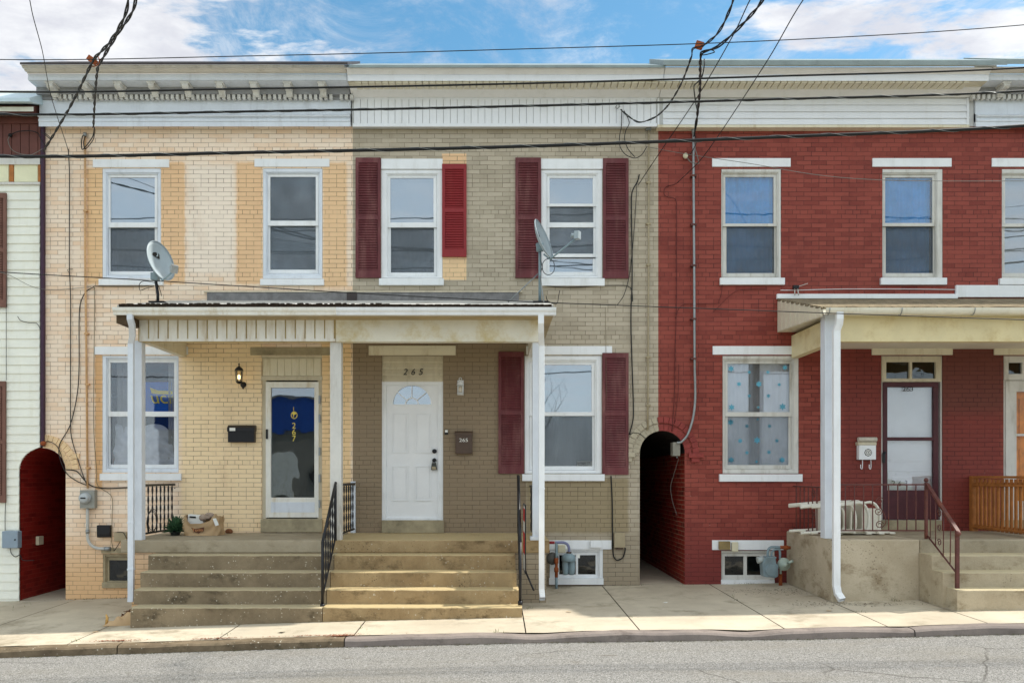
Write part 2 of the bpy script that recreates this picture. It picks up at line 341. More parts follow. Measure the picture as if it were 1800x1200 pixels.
# ------------------------------------------------------------------ walls with openings
def wall(x0,x1,z0,z1,holes,arches=(),t=.16,y=0.):
    mb=MB(); rects=[(a,b,c,d) for a,b,c,d in holes]
    for (cx,r,zs,zb) in arches: rects.append((max(x0,cx-r),min(x1,cx+r),zb,zs+r))
    xs=sorted({x0,x1}|{q for h in rects for q in h[:2]}); zs=sorted({z0,z1}|{q for h in rects for q in h[2:]})
    for xa,xb in zip(xs,xs[1:]):
        for za,zb in zip(zs,zs[1:]):
            mx,mz=(xa+xb)/2,(za+zb)/2
            if any(h[0]<mx<h[1] and h[2]<mz<h[3] for h in rects): continue
            mb.quad((xa,y,za),(xb,y,za),(xb,y,zb),(xa,y,zb))
    for a,b,c,d in holes:
        mb.quad((a,y,c),(a,y+t,c),(a,y+t,d),(a,y,d)); mb.quad((b,y,c),(b,y,d),(b,y+t,d),(b,y+t,c))
        mb.quad((a,y,d),(a,y+t,d),(b,y+t,d),(b,y,d)); mb.quad((a,y,c),(b,y,c),(b,y+t,c),(a,y+t,c))
    for (cx,r,zsp,zb) in arches:
        pts=[q for q in arcpts(cx,zsp,r,math.pi,0,28) if x0-1e-6<=q[0]<=x1+1e-6]
        if pts[0][0]>x0+1e-6 and cx-r<x0: pts.insert(0,(x0,zsp+math.sqrt(max(0,r*r-(x0-cx)**2))))
        if pts[-1][0]<x1-1e-6 and cx+r>x1: pts.append((x1,zsp+math.sqrt(max(0,r*r-(x1-cx)**2))))
        for (xa,za),(xb,zb2) in zip(pts,pts[1:]): mb.quad((xa,y,za),(xb,y,zb2),(xb,y,zsp+r),(xa,y,zsp+r))
    return mb
def shell(h,x0,x1,zt,mat,ydeep=8.):
    MB().box(x0+.02,x1-.02,.02,ydeep,zt,zt+.08).build('roof',Slate,h)
    MB().box(x0+.03,x1-.03,ydeep-.2,ydeep,-.6,zt-.002).build('back_wall',mat,h)
    MB().box(x0+.005,x0+.12,.18,ydeep-.2,3.2,zt-.002).build('side_wall',mat,h)
    MB().box(x1-.12,x1-.005,.18,ydeep-.2,3.2,zt-.002).build('side_wall',mat,h)

# ------------------------------------------------------------------ windows and shutters
def rp(r): return (PX(r[0]),PX(r[1]),PZ(r[3]),PZ(r[2]))
HOLES={}
def curtainmesh(r,y,amp=.02,per=.11,seed=0):
    mb=MB(); a,b,c,d=rp(r); n=int((b-a)/.012); rnd=random.Random(seed); ph=rnd.random()*6
    def yy(x): return y+amp*math.sin(x/per*6.28+ph)+amp*.5*math.sin(x/per*2.9+ph*2)
    for i in range(n):
        xa=a+(b-a)*i/n; xb=a+(b-a)*(i+1)/n
        mb.quad((xa,yy(xa),c),(xb,yy(xb),c),(xb,yy(xb),d),(xa,yy(xa),d)); mb.sm[-1]=True
    return mb
def weld(o,d=.0005):
    import bmesh
    bm=bmesh.new(); bm.from_mesh(o.data); bmesh.ops.remove_doubles(bm,verts=bm.verts[:],dist=d); bmesh.ops.recalc_face_normals(bm,faces=bm.faces[:]); bm.to_mesh(o.data); bm.free(); return o
def window(h,cas,panes,sill=None,lintel=None,trim=W_trim,sash=W_trim,screen=(),rails=(),lmat=W_trim,label=None,cd=.05,gm=None,key=None,lp=.018):
    """cas: casing rect, panes: list of glass rects top to bottom"""
    HOLES.setdefault(key,[]).append(rp(cas))
    gx0=min(p[0] for p in panes); gx1=max(p[1] for p in panes); gy0=min(p[2] for p in panes); gy1=max(p[3] for p in panes)
    inner=(gx0-5,gx1+5,gy0-6,gy1+7)
    w=MB().ring(cas,inner,-.16,-.02); i2=(inner[0]-2.5,inner[1]+2.5,inner[2]-2.5,inner[3]+2.5); w.ring((cas[0]+.4,cas[1]-.4,cas[2]+.4,cas[3]-.4),i2,-.021,-.004)
    wo=w.build('window',trim,h,.003,label)
    mid=[(panes[k][3]+panes[k+1][2])/2 for k in range(len(panes)-1)]
    for k,p in enumerate(panes):
        top=inner[2]+.3 if k==0 else panes[k-1][3]+.5; bot=inner[3]-.3 if k==len(panes)-1 else (p[3]+5 if k==0 or True else 0)
        if k<len(panes)-1: bot=panes[k+1][2]-.4
        if k>0: top=panes[k][2]-3
        if panes[0][2]==panes[-1][2] and len(panes)>1:
            mx_=(panes[0][1]+panes[1][0])/2; dd=-.05; r_=(inner[0]+.3 if k==0 else mx_,mx_ if k==0 else inner[1]-.3,inner[2]+.3,inner[3]-.3)
            MB().ring(r_,p,dd-.03,dd).build('sash',sash,wo,.002); MB().pb(p[0]-.8,p[1]+.8,p[2]-.8,p[3]+.8,dd-.018,dd-.014).build('pane',gm or Glass,wo); continue
        dd=-.045-.035*min(k,1)-(.012 if k>1 else 0)
        MB().ring((inner[0]+.3,inner[1]-.3,top,bot),p,dd-.03,dd).build('sash',sash,wo,.002)
        MB().pb(p[0]-.8,p[1]+.8,p[2]-.8,p[3]+.8,dd-.018,dd-.014).build('pane',gm or Glass,wo)
        if k in screen: MB().pb(p[0]-.2,p[1]+.2,p[2]+.2,p[3]-.2,dd-.009,dd-.008).build('insect_screen',Screen,wo)
    if sill: MB().pb(*sill,-.1,cd).build('sill',lmat,wo,.004)
    if lintel: MB().pb(*lintel,-.05,lp).build('lintel',lmat,wo,.003)
    return wo
def shutter(h,r,mat,label=None,split=.5,off=0):
    mb=MB(); x0,x1,y0,y1=r; w=5.2; mb.ring(r,(x0+w,x1-w,y0+9,y1-13),0,.035)
    my=y0+(y1-y0)*split; mb.pb(x0+w,x1-w,my-3.5,my+3.5,0,.034)
    mb.pb(x0+w,x1-w,y0+9,y1-13,0.002,.008)
    for a,b in ((y0+9,my-3.5),(my+3.5,y1-13)):
        n=int((b-a)/4.25)
        for i in range(n):
            yy=a+(b-a)*(i+.5)/n; z=PZ(yy,.03); hh=(b-a)/n*S*.62
            mb.extr([(-.009,z+hh*.75),(-.014,z+hh*.9),(-.031,z-hh*.55),(-.026,z-hh*.75)],PX(x0+w),PX(x1-w))
    mb.v=[(a,b-off,c) for a,b,c in mb.v]
    return mb.build('shutter',mat,h,0,label)
Blind=M('pale_grey_roller_blind',c3(206,212,216),.8,.04,3,bump=0)
BlindW=M('white_slatted_blind',c3(214,216,214),.6,.03,3,bump=0)
CurB=M('blue_curtain',c3(62,168,236),.8,.12,3,bump=0)
CurBD=M('dark_blue_curtain',c3(70,96,150),.8,.15,3,bump=0)
CurW=M('white_net_curtain',c3(236,240,244),.8,.06,3,bump=0)
CurG=M('grey_net_curtain',c3(160,160,158),.8,.12,3,bump=0)
def curtain(wo,r,mat,y=.21,name='curtain',amp=.02,per=.11,seed=0): return weld(curtainmesh(r,y,amp,per,seed).build(name,mat,wo))
def blind(wo,r,mat,y=.14,name='blind'): return MB().box(*rp(r)[:2],y,y+.004,*rp(r)[2:]).build(name,mat,wo)
def slatblind(wo,r,mat,y=.19):
    mb=MB(); a,b,c,d=rp(r); n=int((d-c)/.024)
    for i in range(n): z=c+(d-c)*(i+.5)/n; mb.extr([(y,z+.011),(y+.002,z+.012),(y+.012,z-.009),(y+.010,z-.011)],a,b)
    return mb.build('blind',mat,wo)
# ================================================================== HOUSES
xA0,xAB,xBC,xCD,xDE=-13.,PX(75),PX(620),PX(1157),PX(1705)
XE1=13.
H_sid=thing('siding_house','pale yellow clapboard house with brown shutters left of the cream brick house','house',(-9,0,gz(-9)),'terraced row houses')
H_cre=thing('brick_house','cream and orange painted brick row house with bracketed white cornice and glass storm door 267','house',(-4.5,0,gz(-4.5)),'terraced row houses')
H_gre=thing('brick_house','greige painted brick row house with maroon shutters and white front door 265','house',(0,0,gz(0)),'terraced row houses')
H_red=thing('brick_house','red brick row house with blue upstairs curtains and maroon storm door 263','house',(5,0,gz(5)),'terraced row houses')
H_far=thing('brick_house','red brick row house with orange wooden door cut off by the right edge','house',(9,0,gz(8)),'terraced row houses')

# ---- windows: cream house
w=window(H_cre,(180,283,296,490),[(194,272,312,391),(194,272,400,477)],(173,286,490,501),(163,297,280,294),screen=(1,),key='cre',trim=W_cool)
blind(w,(188,278,305,392),Blind); curtain(w,(188,278,392,482),CurG,.3,seed=1)
w=window(H_cre,(462,567,296,490),[(475,555,311,388),(475,555,397,474)],(457,569,490,501),(447,579,279,293),screen=(0,1),key='cre',trim=W_cool)
blind(w,(470,560,305,480),Blind)
w=window(H_cre,(180,314,625,830),[(194,306,637,723),(194,306,732,816)],(175,318,832,844),(165,330,609,623),key='cre',trim=W_cool,gm=GlassF,label='wide ground floor window with blue and yellow flag inside')
curtain(w,(190,228,632,822),CurG,.30,seed=3,amp=.012,per=.09); curtain(w,(286,308,632,822),CurG,.24,seed=4,amp=.012,per=.07)
Blue=M('royal_blue_flag_cloth',c3(30,100,200),.8,.1,4,bump=0); Yel=M('yellow_flag_print',c3(232,212,40),.8,.05,4,bump=0)
fl=curtain(w,(221,300,668,722),Blue,.26,'flag',.008,.2,2)
mb=MB(); mb.prism([(PX(a),PZ(b)) for a,b in ((252,678),(266,683),(308,685),(308,690),(266,690),(255,688))],.247,.249); mb.build('flag_stripe',Yel,w)
text('ucia',(PX(281),.243,PZ(697)),.27,'flag_lettering',Yel,w,.002,.0,1.05,-.25)
Cloth=M('white_grey_bedding',c3(198,202,208),.8,.22,3,bump=.1,bscale=6)
mb=MB(); pts=[]
def sheet(mb,r,y,f,n=26):
    a,b,c,d=r
    for i in range(n):
        for j in range(n):
            q=[]
            for u,v in ((i,j),(i+1,j),(i+1,j+1),(i,j+1)):
                x=a+(b-a)*u/n; top=f(u/n); z=c+(top-c)*v/n
                q.append((x,y+.10*(v/n)**2+.02*math.sin(u*.8+v*.5)+.015*math.sin(u*.33-v*.9),z))
            mb.quad(*q); mb.sm[-1]=True
    return mb
weld(sheet(MB(),(PX(190),PX(310),PZ(820),0),.2,lambda u:PZ(738+10*math.sin(u*7)+38*u*u)).build('bedding',Cloth,w))
# cream basement window
w=window(H_cre,(181,244,973,1033),[(192,238,984,1020)],(179,246,1023,1033),None,Stone,Stone,key='cre',gm=GlassB,lmat=Stone,cd=.03)
MB().pb(178,262,963,972,-.05,.02).build('lintel',Stone,w)
MB().box(PX(190),PX(240),.3,.33,PZ(1018),PZ(984)).build('stored_cardboard',M('old_cardboard',c3(120,90,76),.9,.4,5),w)
# ---- grey house
w=window(H_gre,(670,778,298,489),[(686,762,313,391),(687,763,400,479)],(666,780,489,501),(670,778,279,297),screen=(1,),key='gre')
blind(w,(682,766,308,394),Blind); curtain(w,(682,766,394,484),CurG,.3,seed=5)
w=window(H_gre,(951,1059,298,489),[(966,1042,313,358),(966,1043,363,391),(966,1043,400,446),(966,1042,455,478)],(951,1063,489,502),(951,1060,279,297),screen=(1,2),key='gre',label='upper window with four stacked panes behind the satellite dish')
blind(w,(960,1048,308,484),Blind,.3)
w=window(H_gre,(922,1058,625,832),[(935,1040,641,724),(935,1041,731,819)],(918,1063,833,845),(925,1076,608,623),screen=(1,),key='gre')
blind(w,(930,1045,636,728),Blind,.25); curtain(w,(977,1045,728,824),CurG,.27,seed=8,amp=.01)
Sign=M('white_sign_face',c3(236,236,230),.5,.02); Ink=M('black_lettering',c3(18,18,20),.5,.05,bump=0)
MB().pb(1014,1043,810,820,-.094,-.092).build('window_sticker',Sign,w); text('Beware Of',(PX(1026),.0905,PZ(813)),.05,'sticker_lettering',Ink,w,.0005); text('The Dog',(PX(1025),.0905,PZ(817.5)),.045,'sticker_lettering',Ink,w,.0005)
shutter(H_gre,(625,669,277,488),Maroon); shutter(H_gre,(777,820,288,451),Red,'shorter bright red shutter'); shutter(H_gre,(906,951,277,488),Maroon); shutter(H_gre,(1060,1105,278,489),Maroon)
shutter(H_gre,(876,921,618,832),Maroon); shutter(H_gre,(1059,1105,620,834),Maroon)
w=window(H_gre,(966,1060,964,1027),[(983,1012,975,1009),(1016,1047,975,1009)],(965,1061,1016,1027),(965,1075,949,965),key='gre',gm=GlassB)
# ---- red house
for cas,pn,sl,li,sd in (((1268,1373,297,488),[(1275,1360,311,393),(1277,1361,398,480)],(1266,1380,488,500),(1252,1390,278,293),11),((1551,1657,297,488),[(1556,1639,312,392),(1557,1640,398,480)],(1549,1665,488,500),(1534,1673,278,293),12)):
    w=window(H_red,cas,pn,sl,li,W_old,W_old,key='red',screen=(1,),gm=GlassF); curtain(w,(pn[0][0]-3,pn[0][1]+3,pn[0][2]-4,pn[0][3]+3),CurB,.13,amp=.012,seed=sd); curtain(w,(pn[0][0]-3,pn[0][1]+3,pn[0][3]+3,pn[1][3]+4),CurB,.15,amp=.012,seed=sd)
Scr0=Screen; Screen=mesh_screen('pale_insect_screen',.30,(.34,.38,.43,1))
w=window(H_red,(1270,1404,625,832),[(1279,1388,639,724),(1279,1386,732,817)],(1265,1411,833,846),(1253,1405,608,623),W_old,W_old,key='red',screen=(1,),gm=GlassF,label='ground floor window covered in blue snowflake stickers')
Screen=Scr0
curtain(w,(1275,1320,630,822),CurW,.13,amp=.006,seed=14); curtain(w,(1340,1392,630,822),CurW,.135,amp=.006,seed=15); curtain(w,(1316,1345,630,822),CurG,.16,amp=.006,seed=16)
Snow=M('blue_snowflake_sticker',c3(96,170,196),.5,.25,3,bump=0)
for sx,sy,r in ((1287,647,6),(1319,653,3.5),(1352,653,3.5),(1382,645,5),(1301,674,4.5),(1336,674,6),(1372,675,3.5),(1319,695,3.5),(1353,695,4),(1288,715,6),(1335,715,2.5),(1378,714,6.5),(1287,741,6),(1335,736,2.5),(1316,748,3.5),(1356,748,3.5),(1304,774,4.5),(1334,773,6.5),(1369,774,3.5),(1316,795,3.5),(1355,794,4),(1288,808,6),(1333,811,3),(1378,808,6)):
    mb=MB(); cx,cz=PX(sx),PZ(sy); rr=r*S; pl=[]
    for k in range(24):
        a=k/24*6.283; q=rr*(1. if k%4==0 else (.52 if k%4==2 else .72)); pl.append((cx+q*math.sin(a),cz+q*math.cos(a)))
    yb=.058 if sy<730 else .088
    mb.prism(pl,yb,yb+.002).build('snowflake_sticker',Snow,w)
w=window(H_red,(1268,1362,967,1029),[(1274,1307,977,1010),(1313,1345,977,1010)],(1268,1362,1019,1029),(1252,1378,949,966),W_old,W_old,key='red',gm=GlassB,cd=.03,lmat=W_trim)
# ---- far right house
w=window(H_far,(1761,1880,297,489),[(1767,1868,313,393),(1766,1868,399,480)],(1758,1884,489,500),(1744,1896,278,293),W_old,W_old,key='far',gm=GlassC); slatblind(w,(1764,1872,308,484),BlindW)

# ---- doors
def stone(h,r): return MB().pb(*r,-.1,.06).build('door_sill',Stone,h,.006)
# 267
HOLES['cre'].append(rp((460,566,625,914)))
dr=MB().ring((460,566,625,914),(468,558,668,911),-.2,-.03).build('door',Beige,H_cre,.002,'beige framed glass storm door')
mb=MB(); mb.pb(462,564,630,661,-.06,-.028)
for k in range(8): mb.pb(462.5+k*12.8,474.3+k*12.8,630.5,660.5,-.03,-.018)
mb.build('transom_panel',BeigeV,dr); mb=MB().pb(459,567,661,668,-.05,0).pb(459,567,624,629,-.05,-.005); mb.build('head_trim',Beige,dr)
MB().ring((467,560,671,909),(476,552.5,681,874),-.06,-.012).build('storm_door_leaf',W_stain,dr,.002)
MB().pb(476,553,882,900,-.06,-.008).build('kick_panel',W_cool,dr,.002)
MB().pb(475,553,680,875,-.05,-.045).build('pane',GlassD,dr); MB().pb(467,470,754,771,-.012,.03).build('handle',BlackI,dr,.003)
mb=MB()
for k in (702,793,885,735,840): mb.pb(560,563,k-7,k+7,-.012,.004)
mb.build('hinge',Steel,dr)
Gold=M('gold_leaf_lettering',c3(226,204,96),.35,.06,bump=0)
for k,ch in enumerate('267'): text(ch,(PX(515.5),.041,PZ(748+k*11.3)),.125,'house_number',Gold,dr,.002)
mb=MB(); mb.tube([(PX(516)+.045*math.cos(a/16*6.283),.04,PZ(729)+.052*math.sin(a/16*6.283)) for a in range(17)],.006,6,False); mb.sph((PX(516),.036,PZ(726)),.032,1,.3,.7); mb.tube([P(516,726,-.04),P(516,733,-.04)],.008,6); mb.tube([P(516,715,-.04),P(516,722,-.04)],.004,5); mb.build('door_ornament',Gold,dr)
MB().pb(470,558,676,905,-.26,-.22).build('inner_door',M('dark_inner_door',c3(70,64,62),.5,.15,3,bump=0),dr)
weld(curtainmesh((474,556,692,762),.17,.012,.2,3).build('reflection_sheet',M('blue_reflection_sheet',c3(30,60,104),.7,.1,bump=0),dr))  # blue sheet added behind the glass, stands in for a street reflection
MB().pb(440,580,610,624,-.05,.014).build('lintel',Stone,H_cre,.003,'painted stone lintel over the storm door')
stone(H_cre,(458,566,912,935))
# 265
HOLES['gre'].append(rp((671,779,625,914)))
dr=MB().ring((671,779,670,914),(679,770,677,910),-.2,-.02).build('door',W_trim,H_gre,.003,'white panelled door with fanlight')
mb=MB()
a,b,c,d=rp((678.5,770.5,676.5,911)); cx,cz,fr=PX(723.5),PZ(710),33.5*S
# leaf with a half round light cut in it
lf=MB(); 
for xa,xb,za,zb in ((a,cx-fr,c,d),(cx+fr,b,c,d),(cx-fr,cx+fr,c,cz),(cx-fr,cx+fr,cz+fr,d)): lf.box(xa,xb,.055,.095,za,zb)
ap=arcpts(cx,cz,fr,math.pi,0,24)
for (xa,za),(xb,zb) in zip(ap,ap[1:]): lf.quad((xa,.055,za),(xb,.055,zb),(xb,.055,cz+fr),(xa,.055,cz+fr)).quad((xa,.055,za),(xa,.08,za),(xb,.08,zb),(xb,.055,zb))
for r in ((688,718,725,796),(729,759,725,796),(688,718,818,880),(729,759,818,880)):
    q=(r[0]+2.2,r[1]-2.2,r[2]+2.2,r[3]-2.2); lf.ring(r,q,-.056,-.040); lf.pb(q[0]+2.4,q[1]-2.4,q[2]+2.4,q[3]-2.4,-.056,-.044)
leaf=lf.build('door_leaf',M('clean_white_door_paint',c3(240,241,242),.35,.02,3),dr)
mb=MB(); ap2=arcpts(cx,cz,fr+.02,math.pi,0,24)
for (p0,p1,q0,q1) in zip(ap,ap[1:],ap2,ap2[1:]): mb.prism([p0,p1,q1,q0],.045,.056)
mb.box(cx-fr-.02,cx+fr+.02,.045,.056,cz-.02,cz); ai=arcpts(cx,cz,.09,math.pi,0,12); aj=arcpts(cx,cz,.105,math.pi,0,12)
for (p0,p1,q0,q1) in zip(ai,ai[1:],aj,aj[1:]): mb.prism([p0,p1,q1,q0],.05,.06)
for an in (.22,.5,.78):
    t=math.pi*an; u=Vector((math.cos(t),0,math.sin(t))); n=Vector((-u.z,0,u.x))*.006; p0=Vector((cx,0,cz))+u*.1; p1=Vector((cx,0,cz))+u*fr
    mb.prism([((p0+n).x,(p0+n).z),((p1+n).x,(p1+n).z),((p1-n).x,(p1-n).z),((p0-n).x,(p0-n).z)],.05,.06)
mb.build('fanlight_frame',M('clean_white_door_paint',None),dr)
MB().box(cx-fr,cx+fr,.072,.076,cz,cz+fr).build('pane',Glass,dr); MB().box(cx-fr-.05,cx+fr+.05,.2,.21,cz-.05,cz+fr+.05).build('blind',M('fanlight_backing',c3(150,170,200),.8,.03,bump=0),dr)
mb=MB(); mb.lathe([(0,-.06),(.028,-.06),(.034,-.045),(.034,0)],(PX(763.5),.06,PZ(792.5)),'y'); mb.build('deadbolt',BlackI,dr)
mb=MB(); mb.lathe([(0,-.075),(.022,-.072),(.031,-.055),(.026,-.035),(.012,-.025),(.03,-.01),(.034,0)],(PX(763),.055,PZ(808.5)),'y'); mb.build('door_knob',BlackI,dr)
mb=MB(); mb.pb(671,779,625,671,-.06,-.03)
for k in range(4): y0=627+k*11; mb.extr([(.03,PZ(y0)),(.012,PZ(y0+8)),(.014,PZ(y0+10.3)),(.03,PZ(y0+10.8))],PX(672),PX(778))
mb.build('transom_siding',Beige,dr); text('265',(PX(725.5),-.002,PZ(654)),.135,'house_number',Ink,dr,.004,0,1.,.25,1.75)
mb=MB().pb(648,801,607.5,624,-.05,.02)
L0=[(649,608.5),(724,618),(800,608.5)]; mb.prism([(PX(649.5),PZ(623)),(PX(652),PZ(609)),(PX(742),PZ(615.5))],-.026,-.019); mb.prism([(PX(799.5),PZ(623)),(PX(798),PZ(609)),(PX(706),PZ(616))],-.024,-.019)
mb.build('lintel',BeigeV,H_gre,.002,'boxed lintel with crossed creases over the white door')
stone(H_gre,(671,780,914,936))
# 263
HOLES['red'].append(rp((1549,1657,625,914)))
dr=MB().ring((1549,1657,625,914),(1553,1653,627,913),-.2,-.02).build('door',W_old,H_red,.003,'maroon storm door over a white panelled door')
mb=MB().ring((1549.5,1655,626,671),(1558,1645,636,665),-.08,-.012).pb(1599,1603.5,635,666,-.08,-.014); mb.build('transom_frame',Beige,dr,.002)
MB().pb(1557,1646,635,666,-.06,-.055).build('pane',GlassT,dr)
MarD=M('dark_maroon_door_paint',c3(74,30,38),.45,.15,6,c3(110,60,60),.3)
sl=MB().ring((1552.5,1650,671.5,912.5),(1560,1641,680,861),-.05,.0).pb(1560,1641,768,774,-.05,-.002).pb(1559,1642,861,912,-.05,-.006).build('storm_door_leaf',MarD,dr,.003)
MB().pb(1559,1642,679,862,-.035,-.031).build('pane',glass('crinkled_storm_glass',.06,(.97,.97,.97,1),.04,2.6),dr)
idm=M('aged_white_inner_door',c3(236,235,236),.5,.05,3)
mb=MB().pb(1556,1646,676,866,-.14,-.1)
for r in ((1563,1638,806,811),(1563,1638,826,828),(1575,1626,831,834)): mb.pb(*r,-.1,-.085)
mb.ring((1568,1634,838,858),(1571,1631,841,855),-.1,-.09); mb.build('inner_door',idm,dr,.002)
text('263',(PX(1596),.0,PZ(684)),.09,'house_number',Ink,dr,.002,0,1.3); 
for k,ch in enumerate('263'): text(ch,(PX(1575+k*11),.08,PZ(849+(1 if k==1 else 0))),.11,'house_number',Ink,dr,.002,-.05)
mb=MB(); mb.pb(1552,1556,795,813,-.0,.02); mb.pb(1555,1558,793,797,.01,.04); mb.build('handle',BlackI,dr,.002)
MB().pb(1533,1675,609,623.5,-.05,.02).build('lintel',BeigeV,H_red,.004); stone(H_red,(1549,1656,914,936))
# far right door
HOLES['far'].append(rp((1764,1890,625,914)))
dr=MB().ring((1764,1890,625,914),(1768,1886,627,913),-.2,-.02).build('door',W_old,H_far,.003,'wooden door behind a white storm door')
MB().ring((1765,1889,626,668),(1773,1797,637,657),-.08,-.014).build('transom_frame',W_old,dr,.002); MB().pb(1770,1884,630,664,-.06,-.055).build('pane',GlassT,dr)
MB().ring((1768,1886,669,913),(1787,1868,688,880),-.06,-.004).pb(1786,1868,762,766,-.05,-.006).build('storm_door_leaf',W_old,dr,.003)
MB().pb(1785,1870,686,882,-.05,-.046).build('pane',glass('wooden_door_glass',-.03,(1,1,1,1),0),dr); 
mb=MB().pb(1775,1882,680,908,-.16,-.12)
for k in (700,790): mb.ring((1792,1864,k,k+72),(1797,1859,k+6,k+66),-.12,-.105)
mb.build('inner_door',M('bright_orange_varnished_wood',c3(232,146,56),.5,.2,5),dr,.003); MB().pb(1748,1900,609,623.5,-.05,.02).build('lintel',BeigeV,H_far,.004); stone(H_far,(1762,1892,914,936))

# ---- facade walls with their openings
ZB,ZT=-.6,Z(190)
AL=(X(75),40.5*S,Z(827.5),-.6); AR=(X(1164),39.5*S,Z(796.5),-.6)
wall(xAB,xBC,ZB,ZT,HOLES['cre'],(AL,)).build('wall',B_cream,H_cre)
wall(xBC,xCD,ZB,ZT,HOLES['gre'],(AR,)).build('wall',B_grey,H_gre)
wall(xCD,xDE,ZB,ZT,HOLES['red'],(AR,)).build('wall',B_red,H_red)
wall(xDE,XE1,ZB,ZT,HOLES['far']).build('wall',B_red,H_far)
shell(H_cre,xAB,xBC,Z(140),Dark); shell(H_gre,xBC,xCD,Z(142),Dark); shell(H_red,xCD,xDE,Z(142),Dark); shell(H_far,xDE,XE1,Z(142),Dark); shell(H_sid,xA0,xAB-.03,Z(190),Dark)
# alley tunnels
def tunnel(h1,h2,A,m1,m2):
    cx,r,zs,zb=A; y1=9.
    MB().quad((cx-r,0,zb),(cx-r,y1,zb),(cx-r,y1,zs),(cx-r,0,zs)).build('alley_wall',m1,h1)
    MB().quad((cx+r,0,zb),(cx+r,0,zs),(cx+r,y1,zs),(cx+r,y1,zb)).build('alley_wall',m2,h2)
    mb=MB(); ap=arcpts(cx,zs,r,math.pi,0,24)
    for (xa,za),(xb,zb_) in zip(ap,ap[1:]): mb.quad((xa,0.0,za),(xb,0.0,zb_),(xb,y1,zb_),(xa,y1,za))
    mb.build('alley_vault',m1 if h1 is H_sid else Dark,h1)
    MB().box(cx-r,cx+r,y1,y1+.05,zb,zs+r).build('alley_end_boards',Dark,h1)
tunnel(H_sid,H_cre,AL,B_darkalley,B_redalley); tunnel(H_gre,H_red,AR,B_redalley,B_redalley)
# arch rings of brick on edge
def arch(h,cx,cz,r0,r1,a0,a1,mat,n,proud=.012,gap=.08):
    mb=MB()
    for i in range(n):
        s0=a0+(a1-a0)*(i+gap/2)/n; s1=a0+(a1-a0)*(i+1-gap/2)/n
        mb.prism([(cx+r*math.cos(s),cz+r*math.sin(s)) for r,s in ((r0,s0),(r1,s0),(r1,s1),(r0,s1))],-proud,.01)
    return mb.build('arch_ring',mat,h,.002)
PG=M('greige_arch_paint',c3(178,168,146),.6,.1,9); PRd=M('red_arch_paint',c3(142,58,52),.6,.15,9,c3(110,40,38),.4); PC=M('cream_arch_paint',c3(232,200,156),.6,.08,9,c3(206,160,112),.4)
cx,r,zs,_=AR; ab=math.acos((xCD-cx)/(50*S))
arch(H_gre,cx,zs,40*S,51*S,math.pi,ab,PG,8,.008); arch(H_gre,cx,zs,53.5*S,64*S,math.pi,ab+.02,PG,9,.024); arch(H_red,cx,zs,40*S,51*S,ab,0,PRd,9,.008); arch(H_red,cx,zs,53.5*S,64*S,ab,0,PRd,10,.024)
mb=MB().pb(1105,1117,795,803,0,.05).pb(1105,1111,803,811,0,.03); mb.build('arch_impost',PG,H_gre,.003); mb=MB().pb(1211,1237,796,804,0,.06).pb(1216,1230,804,812,0,.04); mb.build('arch_impost',PRd,H_red,.003)
cx,r,zs,_=AL; arch(H_cre,cx,zs,41.5*S,51*S,math.pi/2-.02,.05,PC,8,.006); arch(H_cre,cx,zs,52.5*S,64*S,math.pi/2-.03,.05,PC,10,.018); MB().pb(126,139,797,805,0,.03).build('arch_impost',PC,H_cre,.003)

# ---- cornices
def yz(*p): return [(-d,PZ(py,d)) for d,py in p]
def ribs(mb,x0,x1,step,y0,y1,d0,d1,w=.8):
    k=x0
    while k<x1-1:
        mb.pb(k,min(x1,k+step-w),y0,y1,d0,d1); k+=step
    return mb
def oldcornice(h,x0,x1,brs,dent,seam=None):
    zs_=Z(141,.45)
    co=MB().box(x0,x1,-.43,-.03,zs_,zs_+.02).box(x0,x1,-.13,.0,Z(214,.13),Z(160,.13)).extr(yz((.0,222.5),(.15,222.5),(.15,214),(.165,213),(.165,210),(.15,209),(.15,206),(.18,205),(.19,202.5),(.1,200)),x0,x1).build('cornice',W_cool,h)
    MB().extr(yz((.41,130.5),(.45,130.5),(.45,141),(.41,141)),x0,x1).build('fascia',W_cool,co,.002)
    MB().extr(yz((.1,130),(.46,130),(.47,128),(.52,126),(.56,121.5),(.6,119.5),(.6,117.5),(.1,117.5)),x0,x1).build('crown_moulding',M('aged_cornice_paint',c3(214,208,198),.5,.06,3,c3(176,168,150),.4,True),co)
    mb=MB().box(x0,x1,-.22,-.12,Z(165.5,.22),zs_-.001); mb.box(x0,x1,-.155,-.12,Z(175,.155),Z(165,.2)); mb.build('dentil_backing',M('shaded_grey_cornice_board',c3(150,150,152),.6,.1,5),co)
    mb=MB(); k=dent[0]
    while k<dent[1]:
        if not(seam and seam[0]<k<seam[1]): mb.pb(k,k+5.2,166.2,173.8,.15,.215)
        k+=9
    mb.build('dentil_row',W_old,co)
    for b in brs:
        xb=PX(b,.35); w=.046
        pr=[(-q,zs_+e) for q,e in ((.215,.0),(.41,.0),(.41,-.06),(.39,-.085),(.35,-.09),(.31,-.085),(.28,-.10),(.26,-.135),(.235,-.155),(.215,-.155))]
        m2=MB().extr(pr,xb-w,xb+w); m2.box(xb-w-.018,xb+w+.018,-.42,-.215,zs_-.028,zs_-.001); m2.build('bracket',W_old,co,.003)
    return co
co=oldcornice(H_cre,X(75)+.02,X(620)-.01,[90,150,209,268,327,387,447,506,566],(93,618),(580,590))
MB().extr(yz((.1,117.4),(.61,117.4),(.63,114),(.1,114)),X(75)+.02,X(620)-.02).build('drip_edge',W_old,co); MB().extr(yz((-.5,113.8),(.66,113.8),(.66,109.8),(-.5,108)),X(75)+.02,X(624)).build('roof_edge',DarkM,co)
